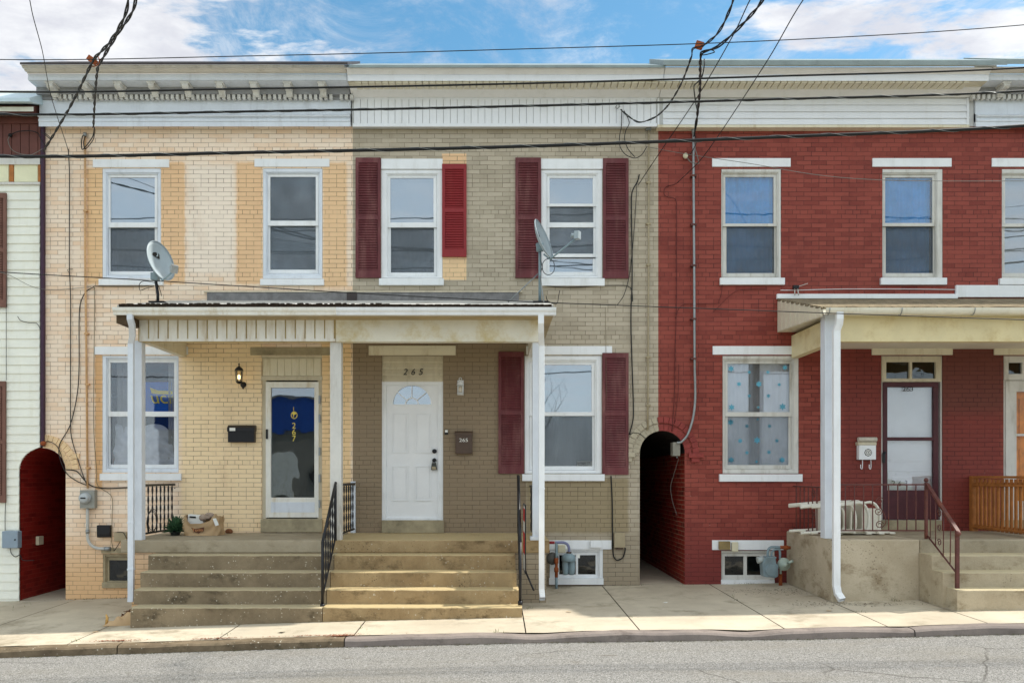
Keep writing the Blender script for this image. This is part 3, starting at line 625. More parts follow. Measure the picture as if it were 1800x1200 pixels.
def newcornice(h,x0,x1,p0,p1,vert):
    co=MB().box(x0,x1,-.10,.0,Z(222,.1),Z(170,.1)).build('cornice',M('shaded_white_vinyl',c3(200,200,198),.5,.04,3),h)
    mb=MB()
    if vert: ribs(mb,p0+2,p1-2,12.15,174,217,.1,.115,.9); mb.pb(p0,p1,217,222.5,.1,.125).pb(p0,p1,171,174.5,.1,.118)
    else:
        for a,b in ((174,184.5),(184.7,196.3),(196.5,208),(208.2,219)): mb.extr(yz((.1,a),(.108,a),(.128,b),(.1,b)),x0+.06,x1-.08)
        mb.pb(p0,p0+3,172,220,.1,.13).pb(p1-4,p1-.5,172,220,.1,.13)
    mb.build('frieze_panel',W_vinyl,co)
    if not vert: MB().pb(p0,p1,219.4,224,.0,.14).build('trim_strip',BeigeV,co)
    MB().extr(yz((.09,151),(.30,151),(.30,153.5),(.13,171.5),(.09,171.5)),x0,x1).build('cove_board',M('off_white_cove_vinyl',c3(234,232,230),.4,.03,3,c3(200,196,186),.25,True),co)
    mb=MB().box(x0,x1,-.45,-.05,Z(142,.5)+.005,Z(142,.5)+.02); k=p0+4
    while k<p1-3: mb.box(PX(k,.5),PX(k+10.0,.5),-.48,-.1,Z(142,.5)-.022,Z(142,.5)+.006); k+=11.9
    mb.build('soffit',M('vented_soffit_vinyl',c3(220,212,188),.5,.04,3,c3(170,156,120),.3),co)
    MB().extr(yz((.46,132),(.5,132),(.5,142.6),(.46,142.6)),x0,x1).build('fascia',W_vinyl,co,.002)
    MB().extr(yz((.1,131.8),(.505,131.8),(.58,120.5),(.58,118.5),(.1,118.5)),x0,x1).build('sloped_fascia',M('off_white_cove_vinyl',None),co)
    return co
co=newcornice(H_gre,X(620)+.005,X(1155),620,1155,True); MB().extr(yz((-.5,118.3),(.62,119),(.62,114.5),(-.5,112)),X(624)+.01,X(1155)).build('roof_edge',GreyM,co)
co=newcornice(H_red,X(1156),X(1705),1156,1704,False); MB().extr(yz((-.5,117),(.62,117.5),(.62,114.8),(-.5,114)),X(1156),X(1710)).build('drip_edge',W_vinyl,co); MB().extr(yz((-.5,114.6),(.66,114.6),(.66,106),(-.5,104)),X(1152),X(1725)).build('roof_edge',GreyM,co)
co=oldcornice(H_far,X(1705)+.01,XE1,[1766+59*k for k in range(8)],(1709,2100)); MB().extr(yz((-.5,113),(.64,113),(.64,104),(-.5,102)),X(1725)+.003,XE1).build('roof_edge',GreyM,co)

# ---- left clapboard house
xr=X(75)-.005; cx,r,zs,_=AL; y=322.; mb=MB()
mb.box(xA0,xr-.0,-.01,.05,Z(322),Z(160))
def lim(z):
    if z>zs+r: return xr-.03
    if z<zs: return cx-r
    return cx-math.sqrt(max(0,r*r-(z-zs)**2))
while y<1070:
    sub=4 if 770<y<835 else 1
    for q in range(sub):
        ya=y+15.2*q/sub; yb=y+15.2*(q+1)/sub; fa=q/sub; fb=(q+1)/sub
        za,zb=Z(ya),Z(yb); xa,xb=lim(za-.0005),lim(zb); ka,kb=-.012-.016*fa,-.012-.016*fb
        i=len(mb.v); mb.v+=[(xA0,ka,za),(xa,ka,za),(xb,kb,zb),(xA0,kb,zb),(xA0,.02,za),(xa,.02,za),(xb,.02,zb),(xA0,.02,zb)]
        for f in ((0,1,2,3),(1,5,6,2),(3,2,6,7),(4,5,1,0)): mb.f.append(tuple(i+t for t in f)); mb.sm.append(False)
    y+=15.2
Clap=M('pale_yellow_clapboard',c3(240,240,228),.5,.04,3,c3(216,212,190),.3,True)
mb.build('wall',Clap,H_sid)
MB().pb(71.5,76.5,215,784,-.02,.06).build('corner_flashing',M('dark_plum_metal',c3(62,36,58),.5,.15,6),H_sid)
mb=MB(); k=-30
mb.pb(-200,70,275,289,.0,.05).pb(-200,70,320,324,0,.05); mb.build('trim_board',W_old,H_sid)
mb=MB()
for a,b in ((-200,15),(25,66)): mb.pb(a,b,290,319.5,.0,.025)
mb.build('patch_panel',M('yellowish_board',c3(232,230,196),.6,.06,4),H_sid)
MB().pb(16,23.5,289.5,319.5,.0,.035).build('bare_stud',Wood,H_sid); MB().pb(67,71,289.5,319.5,0,.035).build('bare_stud',Wood,H_sid)
mb=MB(); ribs(mb,-210,71,15.4,218,272,0,.05,1.2); mb.pb(-210,71,205,217,0,.07).pb(-210,71,272,275,0,.06); mb.build('brown_boarding',Brown,H_sid)
co=MB().extr(yz((.0,204),(.12,204),(.16,200),(.3,192),(.3,186),(.0,186)),xA0,xr-.02).build('cornice',Brown,H_sid)
MB().extr(yz((.3,196),(.33,196),(.33,188),(.3,188)),xA0,PX(57,.33)).build('patched_board',Clap,co)
MB().extr(yz((.0,186),(.36,182),(.5,178.5),(.5,172),(.0,164)),xA0,xr+.08).build('roof_edge',M('pale_blue_metal_edge',c3(196,214,222),.4,.05,3),co)
shutter(H_sid,(-36,12,340,540),BrownSh,off=.03); shutter(H_sid,(-36,11,670,883),BrownSh,off=.03)
# ================================================================== GROUND
def strip(name,xs,ds,zf,mat,skirt=None):
    mb=MB()
    for xa,xb in zip(xs,xs[1:]):
        for da,db in zip(ds,ds[1:]): mb.quad((xa,-db,zf(xa,db)),(xb,-db,zf(xb,db)),(xb,-da,zf(xb,da)),(xa,-da,zf(xa,da)))
        if skirt:
            d=ds[-1]; mb.quad((xa,-d,zf(xa,d)-skirt),(xb,-d,zf(xb,d)-skirt),(xb,-d,zf(xb,d)),(xa,-d,zf(xa,d)))
    return struct(mb.build(name,mat))
def lin(a,b,n): return [a+(b-a)*i/n for i in range(n+1)]
DK=3.36; gx=[-300,-60]+lin(-40,-12,8)+lin(-11,11,110)+lin(12,40,8)+[60,300]
strip('ground',[-300,-60,-20,-8,-6.57,-1.8,.5,3.5,5.6,8,20,60,300],[-300,-30,-12,0,3,3.6,12,60,300],lambda x,d:gz(x)-.3 if d<12 else gz(x)-.35-.0*d,M('rough_grass_ground',c3(96,100,62),.95,.3,1.5))
strip('road',gx,[3.5,4.2,5,6,8,10,11.8,12.6],lambda x,d:gz(x)-.02*3.4-.098+.012*min(d-3.5,4),Asphalt)
# sidewalk slabs with open joints
jx=[-40,-14.,-12.6,-11,-9.5,-8,-6.4,-4.85,-3.15,-1.6,.35,1.64,3.28,4.45,5.6,7.1,8.6,10.1,11.6,13,40]; mb=MB()
dips=[(.53,.30,.028),(2.9,.32,.032),(4.62,.2,.02)]
def dip(x): return sum(a*math.exp(-((x-c)/w)**2) for c,w,a in dips)
for a,b in zip(jx,jx[1:]):
    n=max(1,int((b-a)/.2)) if b-a<3 else 4; xs=lin(a+.007,b-.007,n)
    for xa,xb in zip(xs,xs[1:]):
        for da,db in ((-.05,1.),(1.,2.),(2.,2.8),(2.8,DK)):
            f=lambda x,d:sz(x,d)-dip(x)*(max(0,(d-2.8)/.56)*.6)
            mb.quad((xa,-db,f(xa,db)),(xb,-db,f(xb,db)),(xb,-da,f(xb,da)),(xa,-da,f(xa,da)))
struct(mb.build('sidewalk',C_walk))
strip('sidewalk_bed',gx,[-.05,1,2,2.8,3.34],lambda x,d:sz(x,d)-.035,M('dark_joint_dirt',c3(72,62,48),.95,.3,20))
def curb(name,x0,x1,mat):
    mb=MB(); n=max(2,int((x1-x0)/.07)) if x1-x0<14 else 12; xs=lin(x0+.006,x1-.006,n); pr=((DK+.012,-.25,0),(DK+.012,0,1),(DK+.10,-.001,1),(DK+.15,-.008,1),(DK+.17,-.03,1),(DK+.175,-.25,0))
    for xa,xb in zip(xs,xs[1:]):
        def q(x,p): return (x,-p[0],sz(x,DK)+p[1]-(dip(x)+.004*math.sin(x*3.1)+.004*math.sin(x*7.7) if p[2] else 0))
        for p,r_ in zip(pr,pr[1:]): mb.quad(q(xa,p),q(xb,p),q(xb,r_),q(xa,r_))
    return struct(mb.build(name,mat,None))
cb=[(-40,-11,C_curbO),(-11,PX(208,3.5),C_curbO),(PX(208,3.5),PX(606,3.5),C_curbO),(PX(606,3.5),PX(1606,3.5),C_curb),(PX(1606,3.5),10,C_curb),(10,40,C_curb)]
for a,b,m in cb: curb('curb',a,b,m)
for nm,(cx,r,zs_,_) in (('alley_floor',AL),('alley_floor',AR)): struct(MB().quad((cx-r,.05,gz(cx)-.0),(cx+r,.05,gz(cx)-.0),(cx+r,9,gz(cx)+.05),(cx-r,9,gz(cx)+.05)).build(nm,C_walk))
strip('far_sidewalk',gx,[12.6,12.75,14.5],lambda x,d:gz(x)+.02,C_walk)

# ================================================================== LEFT PORCH (shared by 267 and 265)
FP=1.5
PL=thing('porch','long white posted porch and concrete steps shared by the cream and greige houses','porch',(-2.2,-.8,.1),'front porches')
Zf=PZ(949,FP); Zs=PZ(971,FP)
xl,xrp=PX(212,FP),PX(966,FP)
xm=PX(580,FP)
MB().box(xl,xm-.002,-FP,-.002,Zs,Zf).build('floor_slab',C_porch,PL,.012); MB().box(xm+.002,xrp,-FP,-.002,Zs,Zf).build('floor_slab',C_stepR,PL,.012)
MB().box(PX(232,FP-.05),xm,-FP+.04,-.003,-.5,Zs+.001).build('base_wall',B_cream,PL); MB().box(xm+.001,PX(960,FP-.03),-FP+.03,-.003,-.5,Zs+.001).build('base_wall',B_grey,PL)
st=[(1.75,975),(2.0,1005),(2.25,1036),(2.5,1067)]; lx=[-4.59,-4.585,-4.57,-4.5]; rx=[.27,.28,.30,.335]; prev=FP
def roughbox(x0,x1,y0,y1,z0,z1,nx,seed,amp=.0095):
    # a worn slab: front edge wanders a little
    rnd=random.Random(seed); mb=MB(); xs=lin(x0,x1,nx); e=[rnd.uniform(-1,1)*amp for _ in xs]; g=[rnd.uniform(-1,1)*amp*.7 for _ in xs]; rr=.016
    pr=[[(y1,z0),(y1,z1+0),(y0+rr+ .02,z1),(y0+.004+rr*.4+a*.5,z1-.003+b*.3),(y0+a,z1-rr+b*.4),(y0+a*.6,z0)] for a,b in zip(e,g)]
    for i in range(nx):
        for k in range(5): mb.quad((xs[i],*pr[i][k]),(xs[i+1],*pr[i+1][k]),(xs[i+1],*pr[i+1][k+1]),(xs[i],*pr[i][k+1])); mb.sm[-1]=k in(2,3)
    mb.quad(*[(xs[0],*q) for q in pr[0]]); mb.quad(*[(xs[-1],*q) for q in pr[-1]][::-1]); return mb
xmid=-2.13
for k,(d,py) in enumerate(st):
    z1=PZ(py,d); z0=PZ(st[k+1][1],st[k+1][0]) if k<3 else -.5
    if k==3: z0=-.4
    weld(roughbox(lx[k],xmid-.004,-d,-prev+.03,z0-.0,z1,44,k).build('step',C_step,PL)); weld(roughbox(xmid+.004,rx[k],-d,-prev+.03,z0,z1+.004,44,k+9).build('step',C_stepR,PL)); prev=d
# posts
Zb=PZ(600,FP+.03); ytop=Zb+.02
def post(par,px0,px1,d,zb,zt,base=True,mat=W_cool,dep=.13):
    mb=MB(); x0,x1=PX(px0,d),PX(px1,d); mb.box(x0,x1,-d,-d+dep,zb,zt); o=mb.build('post',mat,par,.006)
    if base: MB().box(x0-.03,x1+.03,-d-.03,-d+dep+.03,zb,zb+.05).build('post_base',mat,o,.006)
post(PL,236,249,FP-.01,Zf,ytop,False); post(PL,580,600,FP-.01,Zf,ytop,False,W_old); post(PL,936,949,FP-.01,Zf,ytop)
# roof
GX0,GXm,GX1=PX(197,1.98),PX(590,1.98),PX(978,1.98)
zg0,zg1=PZ(553,1.95),PZ(540.5,1.95)
rw0,rw1=PX(197,1.98)+.02,PX(978,1.98)-.03
zr_w,zr_f=PZ(528,0),PZ(536,1.88)
RoofTop=concrete('white_coated_roll_roofing',c3(176,174,168),c3(206,204,198),c3(120,112,98),sc=1.2)
ro=MB().extr([(-.003,zr_w),(-1.88,zr_f),(-1.88,zr_f-.05),(-.003,zr_w-.05)],rw0,rw1).build('roof',RoofTop,PL)
MB().box(rw0+.55,rw1-.4,-.03,-.002,zr_w-.01,PZ(514.5)).build('wall_flashing',Slate,ro); MB().box(rw0+.5,rw1-.35,-.04,-.001,PZ(514.3),PZ(512.3)).build('flashing_strip',M('cream_flashing_strip',c3(216,204,180),.6,.1,9),ro)
MB().box(PX(611),PX(628),-.06,-.031,zr_w-.01,PZ(514.5)).build('slate_patch',DarkM,ro)
mb=MB(); rnd=random.Random(3); n=160
for i in range(n):
    x=rw0+.03+(rw1-rw0-.06)*i/n; h=rnd.uniform(.006,.024)*(1 if i<n*.62 else .45); mb.box(x,x+(rw1-rw0)/n*1.15,-1.90,-1.80,zr_f-.03,zr_f+h)
mb.build('gutter_debris',Debris,ro)
MB().box(rw0+.02,rw1-.03,-1.87,-1.5,zg0+.03,zr_f-.055).build('fascia_board',M('rotten_fascia_board',c3(110,84,60),.8,.3,6),ro)
def gutter(par,x0,x1,mat,d=1.98):
    # K-style gutter, open on top
    p=yz((d-.12,553),(d-.02,553)); zt=zg1; zb=zg0
    pr=[(-d+.11,zt),(-d+.11,zb),(-d+.035,zb),(-d+.03,zb+.03),(-d+.006,zb+.055),(-d+.002,zt-.012),(-d,zt),(-d+.012,zt),(-d+.012,zt-.01),(-d+.018,zb+.05),(-d+.045,zb+.028),(-d+.05,zb+.012),(-d+.098,zb+.012),(-d+.098,zt)]
    return MB().extr(pr,x0,x1).build('gutter',mat,par)
gutter(PL,GX0,GXm-.002,W_stain); gutter(PL,GXm+.002,GX1,W_trim)
# beams and boxed ceiling
bx0,bx1=PX(243,FP+.03),PX(949,FP+.03); zbt=PZ(556,FP+.03)
xbm=PX(590,FP+.04); bm=MB().box(bx0,xbm,-FP-.03,-FP+.09,Zb,zg0+.02).build('front_beam',M('rusty_yellow_groove_metal',c3(196,176,124),.5,.12,6,c3(140,106,60),.5,True),PL); mb=MB(); ribs(mb,245,588,17.2,557,595,FP+.031,FP+.045,2.4); mb.pb(245,589,595,599.5,FP+.03,FP+.05); mb.build('ribbed_cladding',W_stain,bm)
StainW=M('yellow_stained_white_board',c3(230,226,210),.45,.05,3,c3(196,172,96),.55)
MB().box(xbm+.003,bx1+.004,-FP-.043,-FP+.09,Zb-.005,zg0+.02).build('front_beam',StainW,PL,.003)
MB().box(bx0,bx0+.10,-FP+.09,-.003,Zb,zg0+.02).build('side_beam',BeigeV,PL); MB().box(bx1-.10,bx1,-FP+.09,-.003,Zb,zg0+.02).build('side_beam',W_stain,PL)
MB().box(bx0+.1,bx1-.1,-FP+.09,-.003,zg0-.05,zg0).build('ceiling',M('aged_porch_ceiling',c3(226,220,202),.6,.06,2),PL)
MB().box(rw0,rw1,-1.86,-.003,zg0+.005,zg0+.018).build('soffit',M('brown_stained_soffit',c3(170,150,112),.6,.15,3),PL)
for a,b in ((rw0+.015,rw0+.03),(rw1-.03,rw1-.015)): MB().extr([(-.003,zg0+.02),(-.003,zr_w-.05),(-1.87,zr_f-.05),(-1.87,zg0+.02)],a,b).build('gable_panel',W_stain,PL)
MB().box(bx0+.02,rw0+.0,-1.9,-1.50,zg0-.10,zg0+.004).build('broken_soffit_end',M('rotten_dark_board',c3(84,68,48),.9,.3,8),PL)
# downspouts
def downspout(par,pts,mat,w=.075,d=.055):
    return MB().sqtube(pts,w,d).build('downspout',mat,par,.004)
def seam(o,x,y,z,mat): MB().box(x-.042,x+.042,y-.033,y+.033,z-.012,z+.012).build('pipe_strap',mat,o,.002)
xd=PX(230.5,1.63); yd=-1.63
o=downspout(PL,[(PX(229,1.92),-1.92,zg0+.01),(PX(229,1.92),-1.92,zg0-.05),(PX(231,1.88),-1.86,zg0-.12),(PX(234,1.7),-1.72,zg0-.24),(xd,yd,zg0-.33),(xd,yd,PZ(1045,1.63)),(xd-.0,yd-.01,PZ(1057,1.63))],W_cool); seam(o,xd,yd,PZ(918,1.63),W_cool); seam(o,xd,yd,PZ(1000,1.63),W_cool)
xd=PX(952,1.66); yd=-1.66
o=downspout(PL,[(PX(951,1.92),-1.92,zg0+.01),(PX(951,1.92),-1.92,zg0-.10),(PX(951,1.85),-1.84,zg0-.2),(xd,yd,zg0-.36),(xd,yd,PZ(1034,1.66)),(xd+.005,yd-.03,PZ(1044,1.66)),(xd+.005,yd-.09,PZ(1050,1.66))],W_trim); seam(o,xd,yd,PZ(858,1.66),W_trim)
# railings
def basket(x,y,z0,z1,r=.011,n=4,seed=0):
    pts=[];rr=[]; N=n*6
    for i in range(N+1):
        t=i/N; pts.append((x,y,z0+(z1-z0)*t)); rr.append(r*(.55+.75*abs(math.sin(math.pi*n*t))))
    return pts,rr
def railing_perp(par,x,d0,d1,z0,z1,n,mat,cuts=5,curl=0):
    rl=MB().box(x-.022,x+.022,-d1,-d0,z1-.035,z1).build('railing',mat,par,.004)
    MB().box(x-.012,x+.012,-d1,-d0,z0,z0+.025).build('bottom_rail',mat,rl)
    if curl: MB().tube(smooth_path([(x,-d0,z1-.02),(x,-d0+.05,z1-.03),(x,-d0+.06,z1-.07),(x,-d0+.03,z1-.08)],5),.014,6).build('rail_end',mat,rl)
    for k in range(n):
        y=-(d0+(d1-d0)*(k+.5)/n); p,r_=basket(x,y,z0+.01,z1-.02,.0115,cuts); MB().tube(p,r_,6).build('baluster',mat,rl)
    return rl
zr0,zr1=PZ(936)+.02,PZ(846)
railing_perp(PL,PX(307),.03,1.36,Zf+.05,PZ(849),9,BlackI,5,1); railing_perp(PL,PX(623),.05,1.36,Zf+.05,PZ(848),7,BlackI,5); railing_perp(PL,PX(933),.04,1.36,Zf+.05,PZ(852),7,BlackI,5)
MB().box(PX(617),PX(625.5),-.05,-.002,Zf+.002,PZ(845.5)).build('wall_post',W_cool,PL,.003)
def stair_rail(par,x,pt,pb,foot,n,mat):
    # pt,pb = (d,z) of handrail ends
    a=Vector((x,-pt[0],pt[1])); b=Vector((x,-pb[0],pb[1])); dn=Vector((0,0,-.78))
    rl=MB().tube([a,b],.02,8).build('stair_railing',mat,par); MB().tube([b+Vector((0,0,.02)),Vector((x,b.y,foot))],.018,8).build('newel_post',mat,rl); MB().tube([Vector((x,b.y,foot+.05)),Vector((x,b.y,foot))],.03,8).build('post_foot',mat,rl)
    MB().tube([a,a+dn],.014,8).build('newel_post',mat,rl); MB().tube([a+dn*.93,b+dn*.87],.011,6).build('bottom_rail',mat,rl)
    for k in range(n):
        t=(k+.6)/n; p=a.lerp(b,t); q=(a+dn*.93).lerp(b+dn*.87,t); pts,rr=basket(x,p.y,q.z,p.z,.0115,5); MB().tube(pts,rr,6).build('baluster',mat,rl)
    return rl
stair_rail(PL,-2.15,(1.52,PZ(848,1.52)),(2.40,PZ(951,2.2)),PZ(1068,2.42),6,BlackI)
stair_rail(PL,.315,(1.5,PZ(836,1.5)),(2.40,PZ(953,2.2)),PZ(1063,2.42),6,BlackI)

# ================================================================== RIGHT PORCH
PRt=thing('porch','tan rendered porch with white post, shingle roof and half round gutter on the red house','porch',(7,-.9,.15),'front porches')
F2=1.76; xp0=PX(1382); xp1=12.5; zf2=PZ(947.5,F2)
MB().box(xp0,PX(1617,F2)+.0,-F2,-.002,-.4,zf2).build('base_wall',C_pit,PRt,.02)
MB().box(PX(1617,F2)+.002,xp1,-F2,-.002,-.4,zf2-.001).build('base_wall',C_porch,PRt,.02)
s2=[(2.08,975),(2.335,1005),(2.585,1036)]; sx=[5.61,5.615,5.66]; prev=F2; C_tan=concrete('rough_tan_concrete_step',c3(168,154,130),c3(190,177,152),c3(128,112,84),pit=.1,sc=1.5,bs=.9,lit_tread=c3(198,184,150))
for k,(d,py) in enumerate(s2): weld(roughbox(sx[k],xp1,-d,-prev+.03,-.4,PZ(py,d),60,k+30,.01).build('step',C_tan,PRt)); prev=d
d2=1.62; post(PRt,1450,1475,d2,zf2,PZ(553,d2)+.01,False,W_cool,.16)
zg0,zg1=PZ(552.5,1.85),PZ(541,1.85); rL=4.32; rRt=12.6; zw,zf_=PZ(525,0),PZ(540,1.72)
rr_=MB().extr([(-.003,zw),(-1.76,zf_),(-1.76,zf_-.03),(-.003,zw-.04)],rL,rRt).build('roof',Shingle,PRt)
MB().box(rL-.02,PX(1681),-.05,-.001,zw-.005,PZ(517.5)).build('ridge_flashing',W_trim,rr_,.003); MB().pb(1681,2000,501,522,0,.045).build('wall_flashing',W_trim,rr_,.003)
MB().extr([(-.003,PZ(584)),(-.003,zw-.042),(-1.74,zf_-.032),(-1.74,zg0-.01)],rL,rL+.02).build('gable_panel',M('cream_ribbed_vinyl',c3(222,214,192),.45,.04,3),PRt)
mb=MB()
for k in range(9):
    y=-.05-k*.19; t=(-y)/1.76; zt=zw-.045+(zf_-zw)*t; zb_=PZ(584)+(zg0-.01-PZ(584))*t; mb.box(rL-.008,rL,y-.16,y,zb_+.005,zt-.01)
mb.build('panel_rib',M('cream_ribbed_vinyl',None),PRt)
MB().box(rL+.02,rRt,-1.74,-.003,PZ(584),PZ(584)+.015).build('soffit',BeigeV,PRt)
xb=PX(1391)
CreamB=M('cream_beam_board',c3(230,216,172),.5,.05,3,c3(190,160,90),.5)
zb2=PZ(600,d2); MB().box(PX(1474,d2)-.02,rRt,-d2,-d2+.12,zb2,zg0+.03).build('front_beam',CreamB,PRt,.003); MB().box(xb,xb+.12,-d2+.02,-.003,zb2,PZ(590)).build('side_beam',CreamB,PRt,.003)
MB().box(xb+.12,rRt,-d2+.12,-.003,zb2+.14,zb2+.16).build('ceiling',M('aged_porch_ceiling',None),PRt); MB().box(rL+.2,rRt,-1.76,-1.70,zg0+.01,zf_-.032).build('fascia_board',BeigeV,PRt)
mb=MB(); n=10; cyy,czz,rg=-1.83,zg1-.004,(zg1-zg0)*.95/2+.02
pr=[(cyy+.062*math.cos(t),czz-(zg1-zg0)*.93*math.sin(t)) for t in lin(0,math.pi,12)]+[(cyy+.055*math.cos(t),czz+.0-(zg1-zg0)*.84*math.sin(t)) for t in lin(math.pi,0,12)]
gt=MB().extr(pr,PX(1452,1.88),rRt).build('gutter',M('cream_white_gutter',c3(232,226,208),.4,.04,3,c3(190,176,140),.3,True),PRt)
for px in (1458,1585,1713): MB().tube([(PX(px,1.88),cyy+.07*math.cos(t),czz-(zg1-zg0)*1.02*math.sin(t)) for t in lin(0,math.pi,10)],.006,5).build('gutter_bracket',Steel,gt)
xd=PX(1470,1.80); yd=-1.80
o=downspout(PRt,[(PX(1476,1.86),-1.85,zg0+.03),(PX(1476,1.86),-1.85,zg0-.06),(PX(1475,1.84),-1.83,zg0-.12),(xd,yd,zg0-.21),(xd,yd,PZ(1028,1.8)),(xd+.012,yd-.02,PZ(1042,1.8)),(xd+.04,yd-.09,PZ(1052,1.8))],W_trim,.09,.065); seam(o,xd,yd,PZ(800,1.8),W_trim); seam(o,xd,yd,PZ(923,1.8),W_trim)
# scrolled iron railing
dr_=1.68; zt,zb_=PZ(850,dr_),PZ(932,dr_); x0,x1=PX(1466,dr_),PX(1628,dr_)
rl=MB().box(x0,x1,-dr_-.016,-dr_+.016,zt-.02,zt).build('railing',BrownI,PRt,.003); MB().box(x0,x1,-dr_-.008,-dr_+.008,zb_-.008,zb_+.01).build('bottom_rail',BrownI,rl)
def scroll(cx,cz,r,turn,start,dirn=1,y=0,n=26):
    return [(cx+r*(1-.72*i/n)*math.cos(start+dirn*turn*i/n),y,cz+r*(1-.72*i/n)*math.sin(start+dirn*turn*i/n)) for i in range(n+1)]
for px in (1486,1502,1518,1534,1562,1578,1594,1610): MB().box(PX(px,dr_)-.006,PX(px,dr_)+.006,-dr_-.006,-dr_+.006,zb_,zt-.01).build('baluster',BrownI,rl)
for cz,sg in ((880,1),(898,-1),(922,1)): MB().tube(scroll(PX(1546 if cz!=898 else 1544,dr_),PZ(cz,dr_),.055,8.5,math.pi*.1,sg,-dr_),.006,5).build('scroll',BrownI,rl)
MB().tube(smooth_path([P(1549,928,dr_),P(1557,918,dr_),P(1555,905,dr_),P(1549,893,dr_),P(1549,884,dr_)],6),.006,5).build('scroll',BrownI,rl)
MB().box(x1-.017,x1+.017,-dr_-.017,-dr_+.017,zf2,zt+.02).sph((x1,-dr_,zt+.05),.03).build('newel_post',BrownI,rl,.002)
xs_=PX(1394); rs=MB().box(xs_-.02,xs_+.02,-1.58,-.04,PZ(853)-.02,PZ(853)).build('railing',BrownI,PRt,.003); MB().box(xs_-.01,xs_+.01,-1.58,-.04,PZ(929),PZ(929)+.02).build('bottom_rail',BrownI,rs)
for k in range(9): y=-.14-k*.165; MB().box(xs_-.007,xs_+.007,y-.007,y+.007,PZ(929),PZ(853)-.01).build('baluster',BrownI,rs)
for cz in (866,902): MB().tube([(xs_,-.85+(q[0]),q[2]) for q in scroll(0,PZ(cz),.06,8.5,.3,1,0)],.006,5).build('scroll',BrownI,rs)
# stair rail going down
x5=x1; a=Vector((x5+.01,-dr_,zt)); b=Vector((x5,-2.46,PZ(934,2.44))); foot=PZ(1036,2.44)
rl=MB().sqtube([a,b],.045,.03).build('stair_railing',BrownI,PRt); MB().box(x5-.02,x5+.02,-2.44-.02,-2.44+.02,foot,b.z+.0).sph((x5,-2.46,b.z-.02),.035).build('newel_post',BrownI,rl)
lo=Vector((0,0,-.66)); MB().tube([a+lo+Vector((0,0,-.02)),Vector((x5,-2.44,PZ(1008,2.44)))],.011,6).build('bottom_rail',BrownI,rl)
for t in (.12,.3,.56,.78):
    p=a.lerp(b,t); q=(a+lo).lerp(Vector((x5,-2.44,PZ(1008,2.44))),t); MB().tube([p,q],.007,5).build('baluster',BrownI,rl)
p=a.lerp(b,.43)
for dz,sg in ((-.13,1),(-.3,-1),(-.5,1)): MB().tube([(x5,p.y+q[0]*1.,q[2]) for q in scroll(0,p.z+dz,.05,8,.4,sg,0)],.006,5).build('scroll',BrownI,rl)

# wooden divider
wf=thing('wooden_fence','orange stained wooden picket divider standing on the right porch','fence',(PX(1707),-.8,zf2))
xf=PX(1708)
def picket(y,w,zb,zt): return MB().box(xf-.012,xf+.012,y-w/2,y+w/2,zb,zt).build('picket',Wood,wf,.002)
MB().box(xf-.045,xf+.045,-.10,-.01,PZ(934),PZ(836)).build('post',Wood,wf,.004); MB().box(xf-.045,xf+.045,-1.7,-1.6,zf2,PZ(836)).build('post',Wood,wf,.004); MB().box(xf-.035,xf+.05,-1.6,-.1,PZ(840),PZ(836)).build('top_board',Wood,wf,.003)
for zz in (PZ(850),PZ(923)): MB().box(xf+.013,xf+.05,-1.6,-.1,zz-.03,zz+.03).build('rail',Wood,wf,.003); MB().box(xf-.045,xf-.0125,-1.6,-.1,zz-.03,zz+.005).build('rail',Wood,wf,.003)
for k in range(14): picket(-.16-k*.105,.05,zf2+.03,PZ(841))
# ================================================================== SMALL THINGS
def one(o,label,cat,group=None): return tag(o,label,cat,group)
# ---- lanterns
t=thing('wall_lantern','black carriage lantern with lit bulb left of storm door 267','wall lamp',P(426,684,.02))
mb=MB().lathe([(0,.0),(.045,.0),(.045,-.015),(.02,-.03),(0,-.03)],(PX(428),-.0,PZ(676)),'y').tube(smooth_path([P(428,678,.02),P(428,682,.07),P(427,682,.12),P(426,676,.14)],5),.011,8); mb.build('bracket',BlackI,t)
c=(PX(425),-.14,PZ(673)); mb=MB().lathe([(0,-.03),(.03,-.02),(.045,0),(.05,.01),(.0,.01)],c).lathe([(.0,.19),(.065,.175),(.055,.2),(.03,.225),(.012,.235),(.008,.26),(.014,.27),(.004,.285),(.0,.30)],c)
for k in range(6): a=k*1.047+.3; mb.tube([(c[0]+.042*math.cos(a),c[1]+.042*math.sin(a),c[2]),(c[0]+.06*math.cos(a),c[1]+.06*math.sin(a),c[2]+.185)],.004,5)
mb.build('cage',BlackI,t); MB().lathe([(.04,.01),(.056,.18)],c,seg=6).build('glass_panel',glass('lantern_glass',.05,(1,.95,.85,1),0),t)
bm_=NB('lit_bulb'); e=bm_.n('ShaderNodeEmission'); e.inputs[0].default_value=(1,.72,.32,1); e.inputs[1].default_value=1.6; bm_.L(e.outputs[0],bm_.out.inputs[0])
MB().sph((c[0],c[1],c[2]+.075),.024,1,1,1.5).build('bulb',bm_.m,t); MB().tube([(c[0],c[1],c[2]+.01),(c[0],c[1],c[2]+.05)],.01,8).build('socket',Sign,t)
t=thing('wall_lantern','small white lantern right of the white front door 265','wall lamp',P(810,694,.02)); c=(PX(809.5),-.06,PZ(693))
mb=MB().pb(804,815,668,694,-.0,.012).lathe([(.0,.0),(.052,.0),(.052,.012),(0,.012)],c).lathe([(.055,.135),(.05,.165),(.03,.19),(.012,.2),(.01,.215),(0,.215)],c)
for k in range(4): a=k*1.5708+.785; mb.tube([(c[0]+.05*math.cos(a),c[1]+.05*math.sin(a),c[2]),(c[0]+.052*math.cos(a),c[1]+.052*math.sin(a),c[2]+.14)],.006,5)
